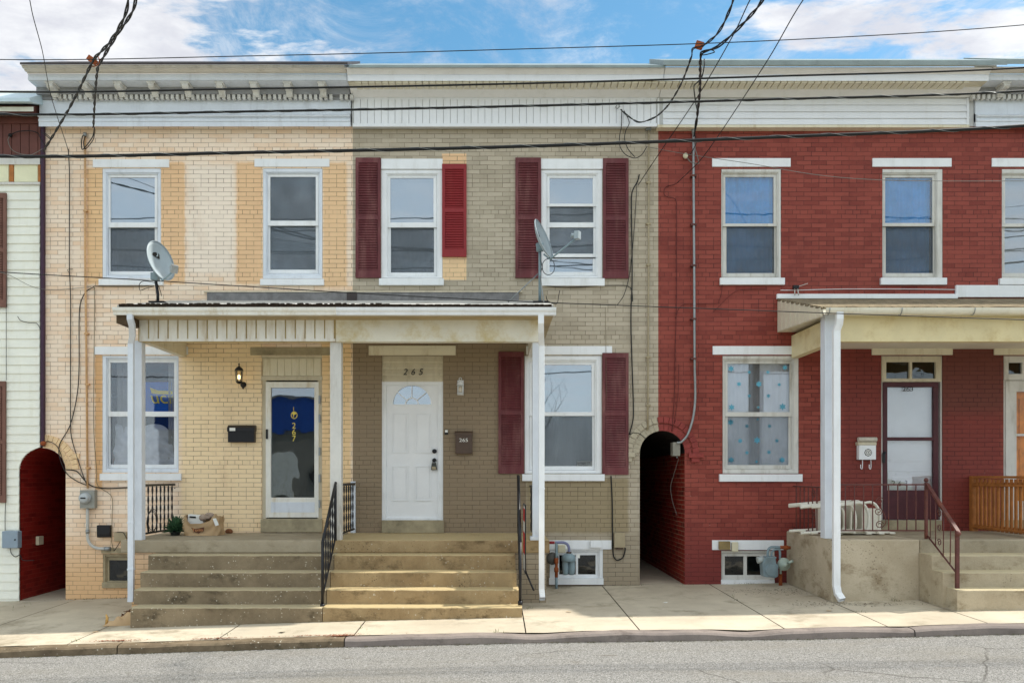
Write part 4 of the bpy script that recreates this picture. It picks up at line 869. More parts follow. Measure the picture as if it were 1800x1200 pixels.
mb.tube([(c[0]+.02*math.cos(a),c[1],c[2]+.23+.02*math.sin(a)) for a in lin(0,6.283,12)],.004,5,False); mb.build('frame',W_trim,t); MB().lathe([(0,.02),(.03,.02),(.03,.1),(.02,.12),(0,.12)],c).build('frosted_glass',M('frosted_lamp_glass',c3(214,206,190),.3,.03,bump=0),t)
# ---- mailboxes
t=thing('mailbox','wide black horizontal mailbox with white sticker on the cream wall','mailbox',P(427,777,.06)); MB().extr(yz((0,777),(.10,777),(.10,760),(.10,757),(.0,757)),PX(404),PX(450)).build('body',BlackI,t,.005)
MB().extr(yz((0,748),(.05,747),(.11,751),(.112,758),(.0,758)),PX(403),PX(451)).build('lid',BlackI,t,.003); MB().box(PX(407.5),PX(417.5),-.1145,-.1125,PZ(757,.11),PZ(751.5,.11)).build('sticker',Sign,t)
Bz=M('bronze_mailbox_enamel',c3(84,66,54),.4,.1,6); t=thing('mailbox','brown vertical mailbox numbered 265 between white door and maroon shutter','mailbox',P(815,797,.06))
MB().pb(800.5,830,762,797,0,.09).build('body',Bz,t,.006); MB().extr(yz((0,757.5),(.03,757.5),(.10,760.5),(.10,765),(0,763)),PX(799.5,.05),PX(831,.05)).build('lid',Bz,t,.003); text('265',(PX(815,.09),-.092,PZ(773.5,.09)),.075,'mailbox_number',Sign,t,.001,0,1.25)
t=thing('mailbox','white mailbox with round black emblem and newspaper on top left of door 263','mailbox',P(1525,808,.06))
MB().pb(1510,1540,781,807.5,0,.09).build('body',W_trim,t,.005); mb=MB().pb(1508.5,1541,776.5,782,0,.1); mb.build('lid',Beige,t,.004)
mb=MB().extr([(-.02+.04*math.cos(a)-.03,PZ(772,.05)+.035*math.sin(a)) for a in lin(0,5.8,10)],PX(1509,.06),PX(1541,.06)); mb.build('rolled_newspaper',M('newsprint',c3(206,200,186),.8,.12,20),t)
MB().lathe([(0,-.003),(.058,-.003),(.058,0),(0,0)],(PX(1526,.09),-.09,PZ(795,.09)),'y',8).build('emblem',Ink,t); MB().lathe([(.034,-.005),(.046,-.005)],(PX(1526,.09),-.09,PZ(795,.09)),'y',16).build('emblem_ring',Sign,t); MB().lathe([(.012,-.005),(.028,-.005)],(PX(1526,.09),-.09,PZ(795,.09)),'y',6).build('emblem_ring',Sign,t)
for k in (1516,1531): MB().tube(smooth_path([P(k,807,.06),P(k,820,.06),P(k-1,824,.075),P(k-3,822,.09),P(k-3,816,.09)],4),.006,6).build('paper_hook',W_trim,t)
# ---- doorbell, lockbox
t=thing('doorbell','tiny white and black doorbell right of the white door frame','doorbell',P(784.5,764,.01)); MB().pb(781.5,787.5,755,763.5,0,.02).build('case',BlackI,t,.002); MB().pb(782.2,787,755.4,759.6,.02,.026).build('button',Sign,t,.002)
t=thing('lockbox','grey combination key lockbox hanging from the black door knob','lockbox',P(763,826,.03)); yk=.115-.17; 
MB().tube([(PX(763)+.022*math.cos(a),-.01,PZ(812)+.03*math.sin(a)) for a in lin(-.3,3.44,10)],.005,6).build('shackle',Steel,t); MB().prism([(PX(759.5),PZ(813)),(PX(766.5),PZ(813)),(PX(768.5),PZ(825.5)),(PX(757.5),PZ(825.5))],-.028,.012).build('body',M('dark_grey_lockbox',c3(64,66,62),.5,.1),t,.004); MB().prism([(PX(760),PZ(819.5)),(PX(766),PZ(819.5)),(PX(767),PZ(824.5)),(PX(759),PZ(824.5))],-.03,-.0285).build('keypad',GreyP,t)
# ---- satellite dishes
def frame(n,roll=0):
    n=Vector(n).normalized(); r=Vector((0,0,1)).cross(n).normalized(); u=n.cross(r); q=Matrix.Rotation(roll,3,n); r=q@r; u=q@u
    return Matrix((r,u,n)).transposed().to_4x4()
def dish(label,c,n,a,b,foot,lnb,roll=0,deep=.07,logo=1.,mast=None,struts=()):
    t=thing('satellite_dish',label,'satellite dish',foot,'satellite dishes on the porch roof'); Fm=frame(n,roll); Mx=Matrix.Translation(c)@Fm; mb=MB(); N=36; K=7
    def q(k,j,off): rr=k/K; an=6.2832*j/N; return tuple(Mx@Vector((a*rr*math.cos(an),b*rr*math.sin(an),deep*(rr*rr-1)-off)))
    for k in range(K):
        for j in range(N):
            mb.quad(q(k,j,0),q(k+1,j,0),q(k+1,j+1,0),q(k,j+1,0)); mb.sm[-1]=True; mb.quad(q(k,j,.008),q(k,j+1,.008),q(k+1,j+1,.008),q(k+1,j,.008)); mb.sm[-1]=True
    for j in range(N): mb.quad(q(K,j,0),q(K,j,.008),q(K,j+1,.008),q(K,j+1,0))
    weld(mb.build('reflector',DishG,t)); rim=MB(); rim.tube([Mx@Vector((a*math.cos(x),b*math.sin(x),0)) for x in lin(0,6.2832,N)],.006,6,False); rim.build('rim',DishG,t)
    fv=Vector(foot); back=Mx@Vector((0,-.02,-deep-.03)); top=Vector(mast or (fv.x,fv.y,back.z-.06)); MB().tube([fv+Vector((0,0,.0)),fv.lerp(top,.5) if not mast else Vector((fv.x-.0,fv.y,fv.z+.12)),top],.021,10).build('mast',GasG if mast is None else BlackI,t)
    MB().tube([top-Vector((0,0,.05)),back],.035,8).box(top.x-.05,top.x+.05,top.y-.05,top.y+.05,top.z-.04,top.z+.06).build('mount_bracket',GasG,t,.004)
    MB().box(fv.x-.10,fv.x+.12,fv.y-.09,fv.y+.09,fv.z-.012,fv.z+.006).build('foot_plate',BlackI,t,.002)
    st=Mx@Vector((0,-b*.98,.0)); l=Vector(lnb); MB().tube([Mx@Vector((0,-b*.7,-.07)),st+ (Mx.to_3x3()@Vector((0,-.03,-.01))),l+Vector((0,0,-.03))],.012,6).build('feed_arm',GasG,t)
    aim=(c-l).normalized() if isinstance(c,Vector) else (Vector(c)-l).normalized(); R3=frame(aim)
    m4=Matrix.Translation(l)@R3; m=MB(); m.v=[];
    for rr_,h0,h1 in ((.035,.03,.085),):
        m.tube([m4@Vector((0,0,h0)),m4@Vector((0,0,h1))],[.016,.036],10)
    m.build('feed_horn',DishG,t); MB().box(-.045,.045,-.06,.05,-.035,.035,m4).build('converter_box',DishG if logo<.9 else Steel,t,.006)
    # emblem: dark square with a pale D and crescent
    k=.058; e=Mx@Matrix.Translation((-a*.12,b*.42,-deep*.75)); sq=MB().prism([(-k*1.15,-k),(k*1.15,-k),(k*1.15,k),(-k*1.15,k)],-.001,.001,e@Matrix.Rotation(math.pi/2,4,'X')); sq.build('emblem',Ink,t)
    dd=[(-k*.95,-k*.8)]+[(-k*.55+k*.75*math.cos(x),k*.8*math.sin(x)) for x in lin(-1.57,1.57,10)]+[(-k*.95,k*.8)]; e2=e@Matrix.Translation((0,0,.002)); 
    cr=[(-k*.25+k*.95*math.cos(x),k*.9*math.sin(x)) for x in lin(-1.2,1.2,10)]+[(-k*.55+k*.95*math.cos(x),k*.85*math.sin(x)) for x in lin(1.1,-1.1,10)]
    MB().prism(cr,-.001,.001,e2@Matrix.Rotation(math.pi/2,4,'X')).build('emblem_crescent',DishG,t)
    for s0,s1 in struts: MB().tube([s0,s1],.009,6).build('strut',Steel,t)
    return t
zr=lambda d: PZ(528,0)+(PZ(536,1.88)-PZ(528,0))*d/1.88
f1=Vector((PX(277.5,1.0),-1.0,zr(1.0)+.004)); c1=P(283,458,1.1)
dish('round grey satellite dish facing the street on the porch roof before the cream house',c1,(.88,-.34,.32),.25,.30,f1,P(306,472,1.42),roll=math.radians(-13),mast=(PX(272,1.0),-.98,PZ(487,1.0)))
f2=Vector((PX(949,1.0),-1.0,zr(1.0)+.004)); c2=P(956,420,1.05)
dish('grey satellite dish seen nearly edge on at the right end of the porch roof',c2,(.90,-.38,.36),.25,.30,f2,P(1015,413,1.30),roll=math.radians(-6),logo=.6,mast=None,struts=[(Vector((PX(946,1.0),-1.0,PZ(481,1.0))),Vector((PX(893,1.05),-1.05,zr(1.05)+.01))),(Vector((PX(949,1.0),-1.0,PZ(481,1.0))),Vector((PX(956,1.2),-1.2,zr(1.2)+.01)))])
# ---- electric meter and conduit
t=thing('electric_meter','round glass electric meter on grey box beside the left arched alley','electric meter',P(153,893,.05))
MB().pb(140,166,861,893,0,.10).build('meter_box',M('grey_meter_box',c3(150,150,142),.5,.08,6),t,.006); c=P(150.5,875,.10); MB().lathe([(0,-.085),(.05,-.085),(.074,-.07),(.08,-.02),(.085,0)],c,'y',24).build('meter_glass',M('meter_glass_shell',c3(176,182,184),.12,.04,3,bump=0,spec=.8),t); MB().lathe([(.078,-.012),(.092,-.012),(.092,.0)],c,'y',24).build('clamp_ring',Steel,t); MB().box(c.x-.04,c.x+.04,c.y-.087,c.y-.084,c.z-.008,c.z+.014).build('dial',Ink,t)
t=thing('conduit','grey elbow conduit running down from the electric meter to the basement window','pipe',P(155,893,.05)); MB().tube(smooth_path([P(154,893,.05),P(154,935,.05),P(155,948,.05),P(161,958,.05),P(171,963,.05),P(190,964,.05)],6),.024,10).build('pipe',M('light_grey_conduit',c3(190,190,184),.5,.06),t); MB().tube([P(184,964,.05),P(194,964,.05)],.034,8).build('coupling',Steel,t); MB().tube([P(154,930,.05),P(154,937,.05)],.03,8).build('coupling',Steel,t)
one(MB().extr(yz((0,944),(.05,944),(.06,938),(.06,923),(0,922)),PX(173),PX(196)).build('utility_box',BlackI,None,.006),'black hooded vent box on cream wall right of the grey conduit','utility box')
one(MB().pb(200,222,935,951,0,.05).build('utility_box',GreyP,None,.008),'small rounded greige cable box behind the left downspout','utility box')
t=thing('utility_box','blue grey utility box on clapboards left of the red alley','utility box',P(17,963,.1)); MB().pb(3,31,933,963,.0,.12).build('cabinet',M('blue_grey_plastic',c3(140,156,170),.5,.05,5),t,.01); MB().lathe([(0,-.006),(.013,-.006),(.013,0)],P(26.5,948,.12),'y',10).build('lock',Ink,t)
one(MB().box(AL[0]-AL[1]+.001,AL[0]-AL[1]+.05,.45,.60,PZ(957,-.5),PZ(942,-.5)).build('utility_box',BoxC,None,.006),'small white box on the red wall inside the left alley','utility box')
# ---- boxes over basement windows
one(MB().pb(1038,1058,949.5,962,.02,.075).build('junction_box',W_trim,None,.004),'white junction box on the lintel over the grey house basement window','junction box')
one(MB().pb(981,994,957,971,.02,.07).build('junction_box',BoxC,None,.008),'cream rounded box behind the bent gas pipe','junction box')
one(MB().pb(1264.5,1284,951,965.5,.02,.08).build('junction_box',M('tarnished_brass_box',c3(140,120,78),.5,.15,9),None,.006),'tarnished brown box on the red house basement lintel','junction box')
one(MB().pb(1287,1298,952.5,969,.02,.07).build('junction_box',BoxC,None,.008),'cream box beside the brown box on the red basement lintel','junction box')
t=thing('cable_box','greige cable box with drooping black cable left of the right alley','cable box',P(1089,962,.04)); MB().pb(1080,1099,936,962,0,.09).build('case',GreyP,t,.006); MB().pb(1084,1095,962,965,.01,.07).build('gland',Bz,t)
t=thing('electric_box','grey electric box hanging in the mouth of the right alley','electric box',P(1188,800,.0)); MB().box(PX(1182),PX(1195),-.03,.14,PZ(801),PZ(777)).build('case',M('grey_box_enamel',c3(140,136,124),.5,.1,6,c3(90,70,50),.4),t,.006); MB().tube([P(1190,801,-.05),P(1190,805,-.05)],.014,6).build('gland',Steel,t)
# ---- gas meters
t=thing('gas_meter','blue grey gas meter with orange rusty riser before the grey house basement window','gas meter',P(978,1034,.22),'gas meters')
g=.24
MB().tube([P(978,1036,g),P(978,1014,g)],.021,8).tube(smooth_path([P(978,980,g),P(978,957,g),P(978,953,g)],3),.02,8).build('riser',GasG,t); MB().tube([P(978,1014,g),P(978,1005,g),P(978,1004,g),P(978,998,g),P(978,996,g),P(978,990,g),P(978,989,g),P(978,980,g)],[.024,.024,.034,.034,.022,.022,.032,.032],8).build('rusty_valve',Rust,t)
MB().tube([P(965,953,g),P(975,953,g)],.022,8).build('red_union',M('red_pipe_paint',c3(150,40,48),.5,.15),t); MB().tube(smooth_path([P(976,953,g),P(990,953,g),P(997,956,g),P(1000,963,g),P(1000,972,g)],5),.021,8).build('bent_pipe',M('lilac_grey_pipe',c3(124,128,160),.5,.1),t)
MB().tube([P(1000,969,g),P(1000,974,g)],.04,8).build('union',Bz,t)
m=MB(); c=P(999.5,985,g); m.lathe([(0,.115),(.05,.11),(.09,.085),(.105,.055),(.105,.0),(.095,-.01),(0,-.01)],c,'z',20); m.build('meter_head',GasG,t)
for dx_ in (-.047,.047): MB().lathe([(0,-.215),(.034,-.21),(.045,-.18),(.05,-.1),(.048,-.01)],(c.x+dx_,c.y,c.z),'z',14).build('diaphragm_case',GasG,t)
MB().lathe([(0,-.06),(.075,-.05),(.095,-.01),(.095,.01),(.06,.05),(0,.05)],P(971,981,.16),'y',18).build('regulator',M('dark_grey_regulator',c3(92,92,88),.5,.1),t); MB().box(PX(1014,g),PX(1019,g),-g-.03,-g-.027,PZ(980,g),PZ(973,g)).build('meter_tag',Sign,t)
t=thing('gas_meter','grey gas meter with pale round regulator beside the tan porch base','gas meter',P(1355,1030,.3),'gas meters'); g=.34
c=P(1352,1003,g); MB().prism([(PX(1339,g),PZ(1012,g)),(PX(1337,g),PZ(990,g)),(PX(1342,g),PZ(978,g)),(PX(1360,g),PZ(977,g)),(PX(1362,g),PZ(990,g)),(PX(1365,g),PZ(991,g)),(PX(1365,g),PZ(1011,g)),(PX(1360,g),PZ(1014,g))],-g-.09,-g+.07).build('meter_body',GasG,t,.02)
MB().box(PX(1343,g),PX(1361,g),-g-.1,-g+.08,PZ(980,g),PZ(977,g)).lathe([(0,-.02),(.085,-.02),(.09,0),(.085,.02)],(c.x,-g-.09,PZ(1001,g)),'y',20).build('meter_front',GasG,t,.004); MB().tube([P(1331,984,g+.02),P(1342,982,g+.02)],.05,10).build('index_cover',M('pale_grey_index_cover',c3(176,184,182),.4,.05),t)
MB().tube(smooth_path([P(1350,977,g),P(1350,968,g),P(1354,962,g),P(1362,961,g),P(1373,961.5,g)],5),.02,8).tube(smooth_path([P(1356,977,g),P(1357,970,g),P(1361,966,g),P(1369,965,g),P(1371,970,g),P(1371,982,g)],5),.017,8).build('bent_pipe',GasG,t)
MB().tube([P(1371,961.5,g),P(1377,961.5,g),P(1378,962,g),P(1385,962,g),P(1386,962,g),P(1389,962,g)],[.026,.026,.034,.034,.022,.026],8).tube([P(1372,1030,.25),P(1372,1016,.25),P(1372,1008,.25)],[.03,.024,.03],8).build('rusty_pipe',Rust,t)
c=P(1378,991,g); MB().lathe([(0,-.09),(.03,-.085),(.04,-.05),(.085,-.03),(.1,0),(.085,.03),(0,.05)],c,'y',20).tube([c+Vector((.05,-.05,.02)),c+Vector((.10,-.09,.06))],.022,8).tube([P(1372,1008,g),P(1372,980,g)],.018,8).build('regulator',M('pale_green_regulator',c3(176,190,178),.45,.06),t)
# ---- yard sign leaning behind the railing
t=thing('yard_sign','red and white sign seen edge on leaning on the right stair railing','sign',Vector((.37,-2.1,.3)))
SX=.385; 
def yp(py,d): return (SX,-d,PZ(py,d))
m=MB(); m.box(SX-.004,SX+.004,-2.22,-1.62,PZ(1000,1.9),PZ(888,1.9)); m.build('panel',Sign,t)
RedS=M('sign_red',c3(206,40,44),.5,.03); 
for a,b in ((893,915),(935,972)): MB().box(SX-.0065,SX-.0045,-2.20,-1.64,PZ(b,1.9),PZ(a,1.9)).build('red_band',RedS,t)
MB().box(SX-.008,SX+.008,-2.235,-2.22,PZ(1000,1.9)-.02,PZ(888,1.9)+.02).box(SX-.008,SX+.008,-1.62,-1.605,PZ(1000,1.9)-.02,PZ(888,1.9)+.02).box(SX-.008,SX+.008,-2.22,-1.62,PZ(1000,1.9)-.02,PZ(1000,1.9)).box(SX-.008,SX+.008,-2.22,-1.62,PZ(888,1.9),PZ(888,1.9)+.02).build('frame',BlackI,t)
MB().tube([(SX+.005,-1.7,PZ(1000,1.8)),(SX+.12,-1.95,PZ(1037,1.95))],.012,6).build('stake',BlackI,t)
# ---- potted plant
t=thing('leafy_plant','dark green rosette plant on the porch between railing and paper bag','plant',P(309,942,.9)); base=Vector((PX(308,.55),-.55,Zf)); LeafM=M('dark_succulent_leaf',c3(62,96,66),.5,.35,12,c3(70,96,66),.5); m=MB(); rnd=random.Random(5)
for k in range(120):
    an=rnd.uniform(0,6.28); el=rnd.uniform(.05,1.45); L_=rnd.uniform(.12,.22)*(1.0 if el<1 else 1.15); d=Vector((math.cos(an)*math.cos(el),math.sin(an)*math.cos(el),math.sin(el))); s_=d.cross(Vector((0,0,1))).normalized(); w_=.03
    o0=base+Vector((0,0,.06))+d*.02; p1=o0+d*L_*.55+Vector((0,0,.01)); p2=o0+d*L_+Vector((0,0,-.03*math.cos(el))); m.quad(o0-s_*w_*.5,p1-s_*w_,p2,o0+s_*w_*0+Vector((0,0,.002))); m.quad(o0+s_*w_*.5,p1+s_*w_,p2,o0+Vector((0,0,.004)))
m.build('foliage',LeafM,t); MB().lathe([(0,0),(.06,0),(.075,.07),(.065,.075)],base,'z',16).build('pot',M('dark_nursery_pot',c3(40,44,40),.6,.1),t)
# ---- grocery bag
Kraft=M('brown_kraft_paper',c3(186,156,118),.75,.08,5,c3(150,120,84),.3,bump=.12,bscale=9); t=thing('paper_bag','wide open brown paper bag of recycling lying on the porch beside the plant','paper bag',P(358,942,.5))
bx=PX(326,.5); bX=PX(391,.5); bz=Zf+.003; W_=bX-bx; rnd=random.Random(8)
m=MB(); rows=9; N=40; prof=[(0,.96,.34),(.15,1.,.38),(.5,1.,.36),(.8,.99,.33),(1,.98,.32)]
def rim(an):
    x=math.cos(an); f=math.sin(an)<0
    return .30-(.115*math.exp(-((x+.12)/.42)**2) if f else .03)+.02*math.sin(an*5)
def bagp(h,an,off=0):
    e=.35; cx_=abs(math.cos(an))**e*(1 if math.cos(an)>0 else -1); cy_=abs(math.sin(an))**e*(1 if math.sin(an)>0 else -1)
    wob=.010*math.sin(an*3+h*7)+.008*math.sin(an*7-h*11); top=rim(an)
    return (bx+W_/2+(W_/2*(.97+.03*math.sin(h*3))+wob)*cx_*(1-.03*h)-off*cx_,-.5+(.15+wob)*cy_-off*cy_,bz+h*top)
for i in range(rows):
    for j in range(N):
        a0,a1=6.2832*j/N,6.2832*(j+1)/N; m.quad(bagp(i/rows,a0),bagp(i/rows,a1),bagp((i+1)/rows,a1),bagp((i+1)/rows,a0)); m.sm[-1]=True; m.quad(bagp(i/rows,a0,.004),bagp((i+1)/rows,a0,.004),bagp((i+1)/rows,a1,.004),bagp(i/rows,a1,.004)); m.sm[-1]=True
weld(m.build('bag',Kraft,t),.0008); yb=-.665
m=MB().prism([(PX(a,.66),PZ(b,.66)) for a,b in ((336,926.5),(344,929),(359,926),(358,933),(353,934),(350,937),(345,935),(341,934))],yb-.003,yb); m.build('bag_badge',M('brown_print',c3(92,52,34),.6,.05),t); text('Toms',(PX(347.5,.66),yb-.005,PZ(931,.66)),.062,'bag_lettering',M('orange_print',c3(214,150,96),.6,.05),t,.001,.05,1.1)
MB().prism([(PX(a,.66),PZ(b,.66)) for a,b in ((374,911),(380,910),(385,922),(379,924))],yb-.004,yb-.001).build('receipt',Sign,t)
m=MB(); m.box(-.13,.10,-.06,.05,-.09,.075,Matrix.Translation((PX(347,.5),-.48,bz+.22))@Matrix.Rotation(.08,4,'Y')); m.build('white_carton',Sign,t,.003); MB().box(-.05,.04,-.01,.0,.02,.045,Matrix.Translation((PX(341,.5),-.541,bz+.23))@Matrix.Rotation(.08,4,'Y')).build('carton_print',Ink,t)
m=MB(); 
for k in range(7): m.sph((PX(366+rnd.uniform(-14,16),.5),-.5+rnd.uniform(-.05,.08),bz+.24+rnd.uniform(0,.06)),.06,rnd.uniform(.8,1.3),.8,rnd.uniform(.5,.9),9,6)
cr=m.build('crumpled_wrapping',M('crumpled_grey_paper',c3(170,150,134),.7,.2,16,bump=.3,bscale=25),t)
one(MB().sph((PX(396,.3),-.12,Zf+.03),.05,1.2,.7,.8).build('dirt_heap',M('reddish_dirt',c3(130,84,56),.9,.3,30,bump=.3,bscale=40),None),'little heap of reddish dirt on the porch right of the paper bag','dirt')
# ---- torn bag on the sidewalk
t=thing('paper_bag','torn flattened brown paper bag of scraps on the sidewalk beside the bottom step','paper bag',P(205,1090,2.35)); m=MB(); x0,x1=PX(182,2.35),PX(229,2.35); yc=-2.22; N=18
def hb(u,v): 
    zz=sz(x0+(x1-x0)*u,2.2); return zz+.005+max(0,(.015+.17*u**1.3*(1-.35*abs(v-.5)*2))*(1 if .0<v<1 else 0)+.02*math.sin(u*9+v*5)+.015*math.sin(u*17-v*9))
for i in range(N):
    for j in range(N):
        q=[]
        for a,b in ((i,j),(i+1,j),(i+1,j+1),(i,j+1)):
            u,v=a/N,b/N; q.append((x0+(x1-x0)*u+.02*math.sin(v*6),yc-.22*(v-.5)*(1-.15*u)-.07*(1-u)*(v-.5),hb(u,v)*(1 if 0<b<N else 0)+(0 if 0<b<N else sz(x0,2.2)+.004)))
        m.quad(*q); m.sm[-1]=True
weld(m.build('bag',Kraft,t),.0006); m=MB(); rnd=random.Random(4)
for k in range(16):
    u=rnd.uniform(.3,1.); p=Vector((x0+(x1-x0)*u,-2.12+rnd.uniform(-.06,.05),hb(u,.5)+rnd.uniform(-.01,.02))); Mx=Matrix.Translation(p)@Matrix.Rotation(rnd.uniform(0,3),4,'Z')@Matrix.Rotation(rnd.uniform(-.6,.6),4,'Y'); m.box(-.05,.05,-.012,.012,-.004,.004,Mx)
m.build('torn_scraps',M('dark_brown_scraps',c3(96,62,36),.8,.4,30),t); MB().tube([(x0+.0,yc-.05,sz(x0,2.3)+.01),(x0+.005,yc-.04,sz(x0,2.3)+.10),(x0-.01,yc-.04,sz(x0,2.3)+.14)],[.02,.018,.008],6).build('torn_corner',M('yellow_brown_card',c3(196,156,92),.7,.1),t)
# ---- toppled stack of white plastic chairs
Pl=M('off_white_garden_plastic',c3(232,228,214),.38,.03,3,c3(196,186,160),.35)
def chair(org,label,sc_=1.,tilt=0.,first=None):
    if first is None:
        t=thing('plastic_chair',label,'chair',org,'toppled white plastic chairs'); o=Vector(org); Q=Matrix.Translation(o)@Matrix.Rotation(tilt,4,'Y')
        def pt(x,y,z): return Q@Vector((x,y,z))
        H=.24
        m=MB(); m.box(-.02,.0,-H+.03,H-.03,.05,.44,Q); m.box(-.03,.005,-H,H,.43,.455,Q); m.build('seat',Pl,t,.01)
        m=MB(); 
        for k in range(6): y=-H+.06+k*.072; m.box(.02,.40,y,y+.05,.012+.004*k%.01,.03,Q)
        m.box(.38,.46,-H+.03,H-.03,.008,.032,Q); m.box(-.01,.05,-H+.02,H-.02,.006,.05,Q); m.build('backrest',Pl,t,.006)
        for s in (-1,1):
            y=s*(H-.02)
            m=MB(); m.sqtube([pt(-.40,y*1.08,.40),pt(0,y,.43)],.05,.03); m.tube([pt(-.40,y*1.08,.40),pt(-.2,y*1.04,.415),pt(0,y,.43)],[.02,.023,.026],6); m.build('leg',Pl,t)
            m=MB().tube([pt(-.40,y*1.08,.03),pt(-.2,y*1.04,.035),pt(.02,y,.04)],[.02,.023,.028],6); m.build('leg',Pl,t)
            m=MB().tube(smooth_path([pt(0,y,.43),pt(.09,y,.445),pt(.17,y,.40),pt(.215,y,.30),pt(.225,y,.18),pt(.215,y,.09),pt(.18,y,.03)],5),.02,6); m.v=[tuple(Q@Vector((q.x,y+(q.y-y)*1.6,q.z))) for q in [Q.inverted()@Vector(p) for p in m.v]]; m.build('armrest',Pl,t)
        return t
    r=first.copy(); C.objects.link(r); r.location=org; r['label']=label; r.rotation_euler=(0,tilt,0)
    for ch in list(first.children): c=ch.copy(); C.objects.link(c); c.parent=r
    return r
cy=.78; zc=zf2+.004; c0=chair((PX(1465,cy),-cy,zc),'toppled white plastic chair, foremost of the stack lying behind the post',1,.0)
chair((PX(1486,cy),-cy-.02,zc+.012),'toppled white plastic chair in the middle of the lying stack',first=c0,tilt=.02); chair((PX(1507,cy),-cy+.02,zc+.02),'toppled white plastic chair, rightmost of the lying stack near the scrolls',first=c0,tilt=.03); chair((PX(1448,cy),-cy+.04,zc+.004),'toppled white plastic chair whose legs point furthest left',first=c0,tilt=-.02)
one(MB().box(PX(1488,.4),PX(1538,.4),-.62,-.3,zc,PZ(893,.5)).build('plastic_bin',M('cream_storage_plastic',c3(222,216,200),.5,.04,3),None,.02),'plain cream plastic box standing behind the toppled chairs by the red wall','storage box')
# ---- leaves, grit, mulch (uncountable)
rnd=random.Random(11)
def litter(name,label,cat,spots,n,sx_,mat,size=(.012,.03)):
    m=MB()
    for (px,py,d,wx,wd) in spots:
        for k in range(n):
            x=PX(px,d)+rnd.gauss(0,wx); dd=d+rnd.gauss(0,wd); z=(sz(x,dd) if dd<DK else gz(x)-.065-.098)+.006; 
            if sx_: z=sx_(x,dd)
            a=rnd.uniform(0,6.28); s_=rnd.uniform(*size); u=Vector((math.cos(a),math.sin(a),rnd.uniform(-.25,.25)))*s_; w_=Vector((-math.sin(a),math.cos(a),rnd.uniform(-.25,.25)))*s_*.5; p=Vector((x,-dd,z+rnd.uniform(0,.008))); m.quad(p-u,p-w_,p+u,p+w_)
    o=m.build(name,mat); o['kind']='stuff'; return tag(o,label,cat)
litter('leaf_litter','dark leaf litter and grit scattered before the tan porch base','litter',[(1380,1042,1.0,.35,.12),(1440,1052,1.9,.3,.1),(1530,1056,2.05,.35,.08),(1350,1036,.7,.3,.1)],200,None,M('dark_leaf_litter',c3(72,64,56),.9,.4,20),(.005,.017))
litter('red_mulch','reddish mulch washed along the old kerb top','litter',[(206,1127,DK-.08,.16,.02),(560,1120,DK-.02,.32,.012),(600,1118,DK+.03,.07,.02),(380,1123,DK-.03,.15,.01)],230,lambda x,d:sz(x,min(d,DK+.12))+.006,M('red_mulch_chips',c3(134,74,48),.9,.35,30),(.006,.016))
litter('gutter_grit','dark grit and moss along the foot of the kerb','litter',[(k,1135,DK+.2,.45,.012) for k in range(20,1800,110)],70,lambda x,d:gz(x)-.068-.094,M('kerb_moss_grit',c3(70,68,44),.95,.4,30),(.006,.018))
litter('wall_grit','dark dirt gathered along the foot of the cream wall','litter',[(150,1052,.03,.3,.015),(200,1052,.04,.25,.02),(1010,1030,.03,.3,.015),(1100,1030,.03,.2,.015),(1290,1028,.03,.3,.015)],80,None,M('dark_leaf_litter',None),(.005,.014))
# ================================================================== CABLES
def cable(pts,r,label,mat=Cable,seg=6,n=8,name='overhead_cable',cat='cable',group=None):
    pp=smooth_path(pts,n) if len(pts)>2 else [Vector(p) for p in pts]; return one(MB().tube(pp,r,seg).build(name,mat),label,cat,group)
def twisted(pts,r,label,turns=10,sep=None,name='service_cable'):
    pp=smooth_path(pts,14); sep=sep or r*1.1; m=MB(); L_=0; ln=[0]
    for a,b in zip(pp,pp[1:]): L_+=(b-a).length; ln.append(L_)
    for s_ in range(2):
        q=[]
        for k,p in enumerate(pp):
            t=(pp[min(k+1,len(pp)-1)]-pp[max(0,k-1)]).normalized(); u=t.orthogonal().normalized(); w=t.cross(u); a=turns*L_*0+ln[k]*turns+s_*math.pi; q.append(p+(u*math.cos(a)+w*math.sin(a))*sep)
        m.tube(q,r,6)
    return one(m.build(name,Cable),label,'cable')
G='utility lines along the street'
def street(rows,d,r,label,lash=False):
    # rows = photo points at distance d, carried on beyond the frame
    p=[P(a,b,d) for a,b in rows]; s0=(p[0]-p[1]).normalized(); s1=(p[-1]-p[-2]).normalized(); p=[p[0]+s0*9+Vector((0,0,.5))]+p+[p[-1]+s1*9+Vector((0,0,.5))]
    pp=smooth_path(p,12); o=thing('utility_line',label,'cable',p[1],G) if lash else None; MBo=MB().tube(pp,r,8)
    if not lash: return one(MBo.build('utility_line',Cable),label,'cable',G)
    MBo.build('cable_sheath',Cable,o); L_=0; q=[]; 
    fine=[]
    for a,b in zip(pp,pp[1:]):
        k=max(1,int((b-a).length/.012))
        for i in range(k): fine.append(a.lerp(b,i/k))
    for a in fine:
        L_+=.012; an=L_*6.2832/.55; q.append(a+Vector((0,math.cos(an),math.sin(an)))*(r+.002))
    MB().tube(q,.0022,4).build('lashing_wire',Steel,o)
street([(0,105),(450,98.5),(900,87),(1350,72),(1800,44)],3.9,.005,'thin topmost utility line crossing the sky above the cornices')
street([(0,161.5),(450,156),(900,147.5),(1350,134.5),(1800,119)],3.9,.0105,'black utility line second from top along the cornices')
street([(0,201),(450,196),(900,187),(1350,175),(1800,160)],3.9,.0125,'black utility line across the cornice frieze, third from top',True)
street([(0,275),(450,268),(900,258),(1350,241.5),(1800,221)],3.8,.018,'thick lashed black cable, lowest along the tops of upstairs windows',True)
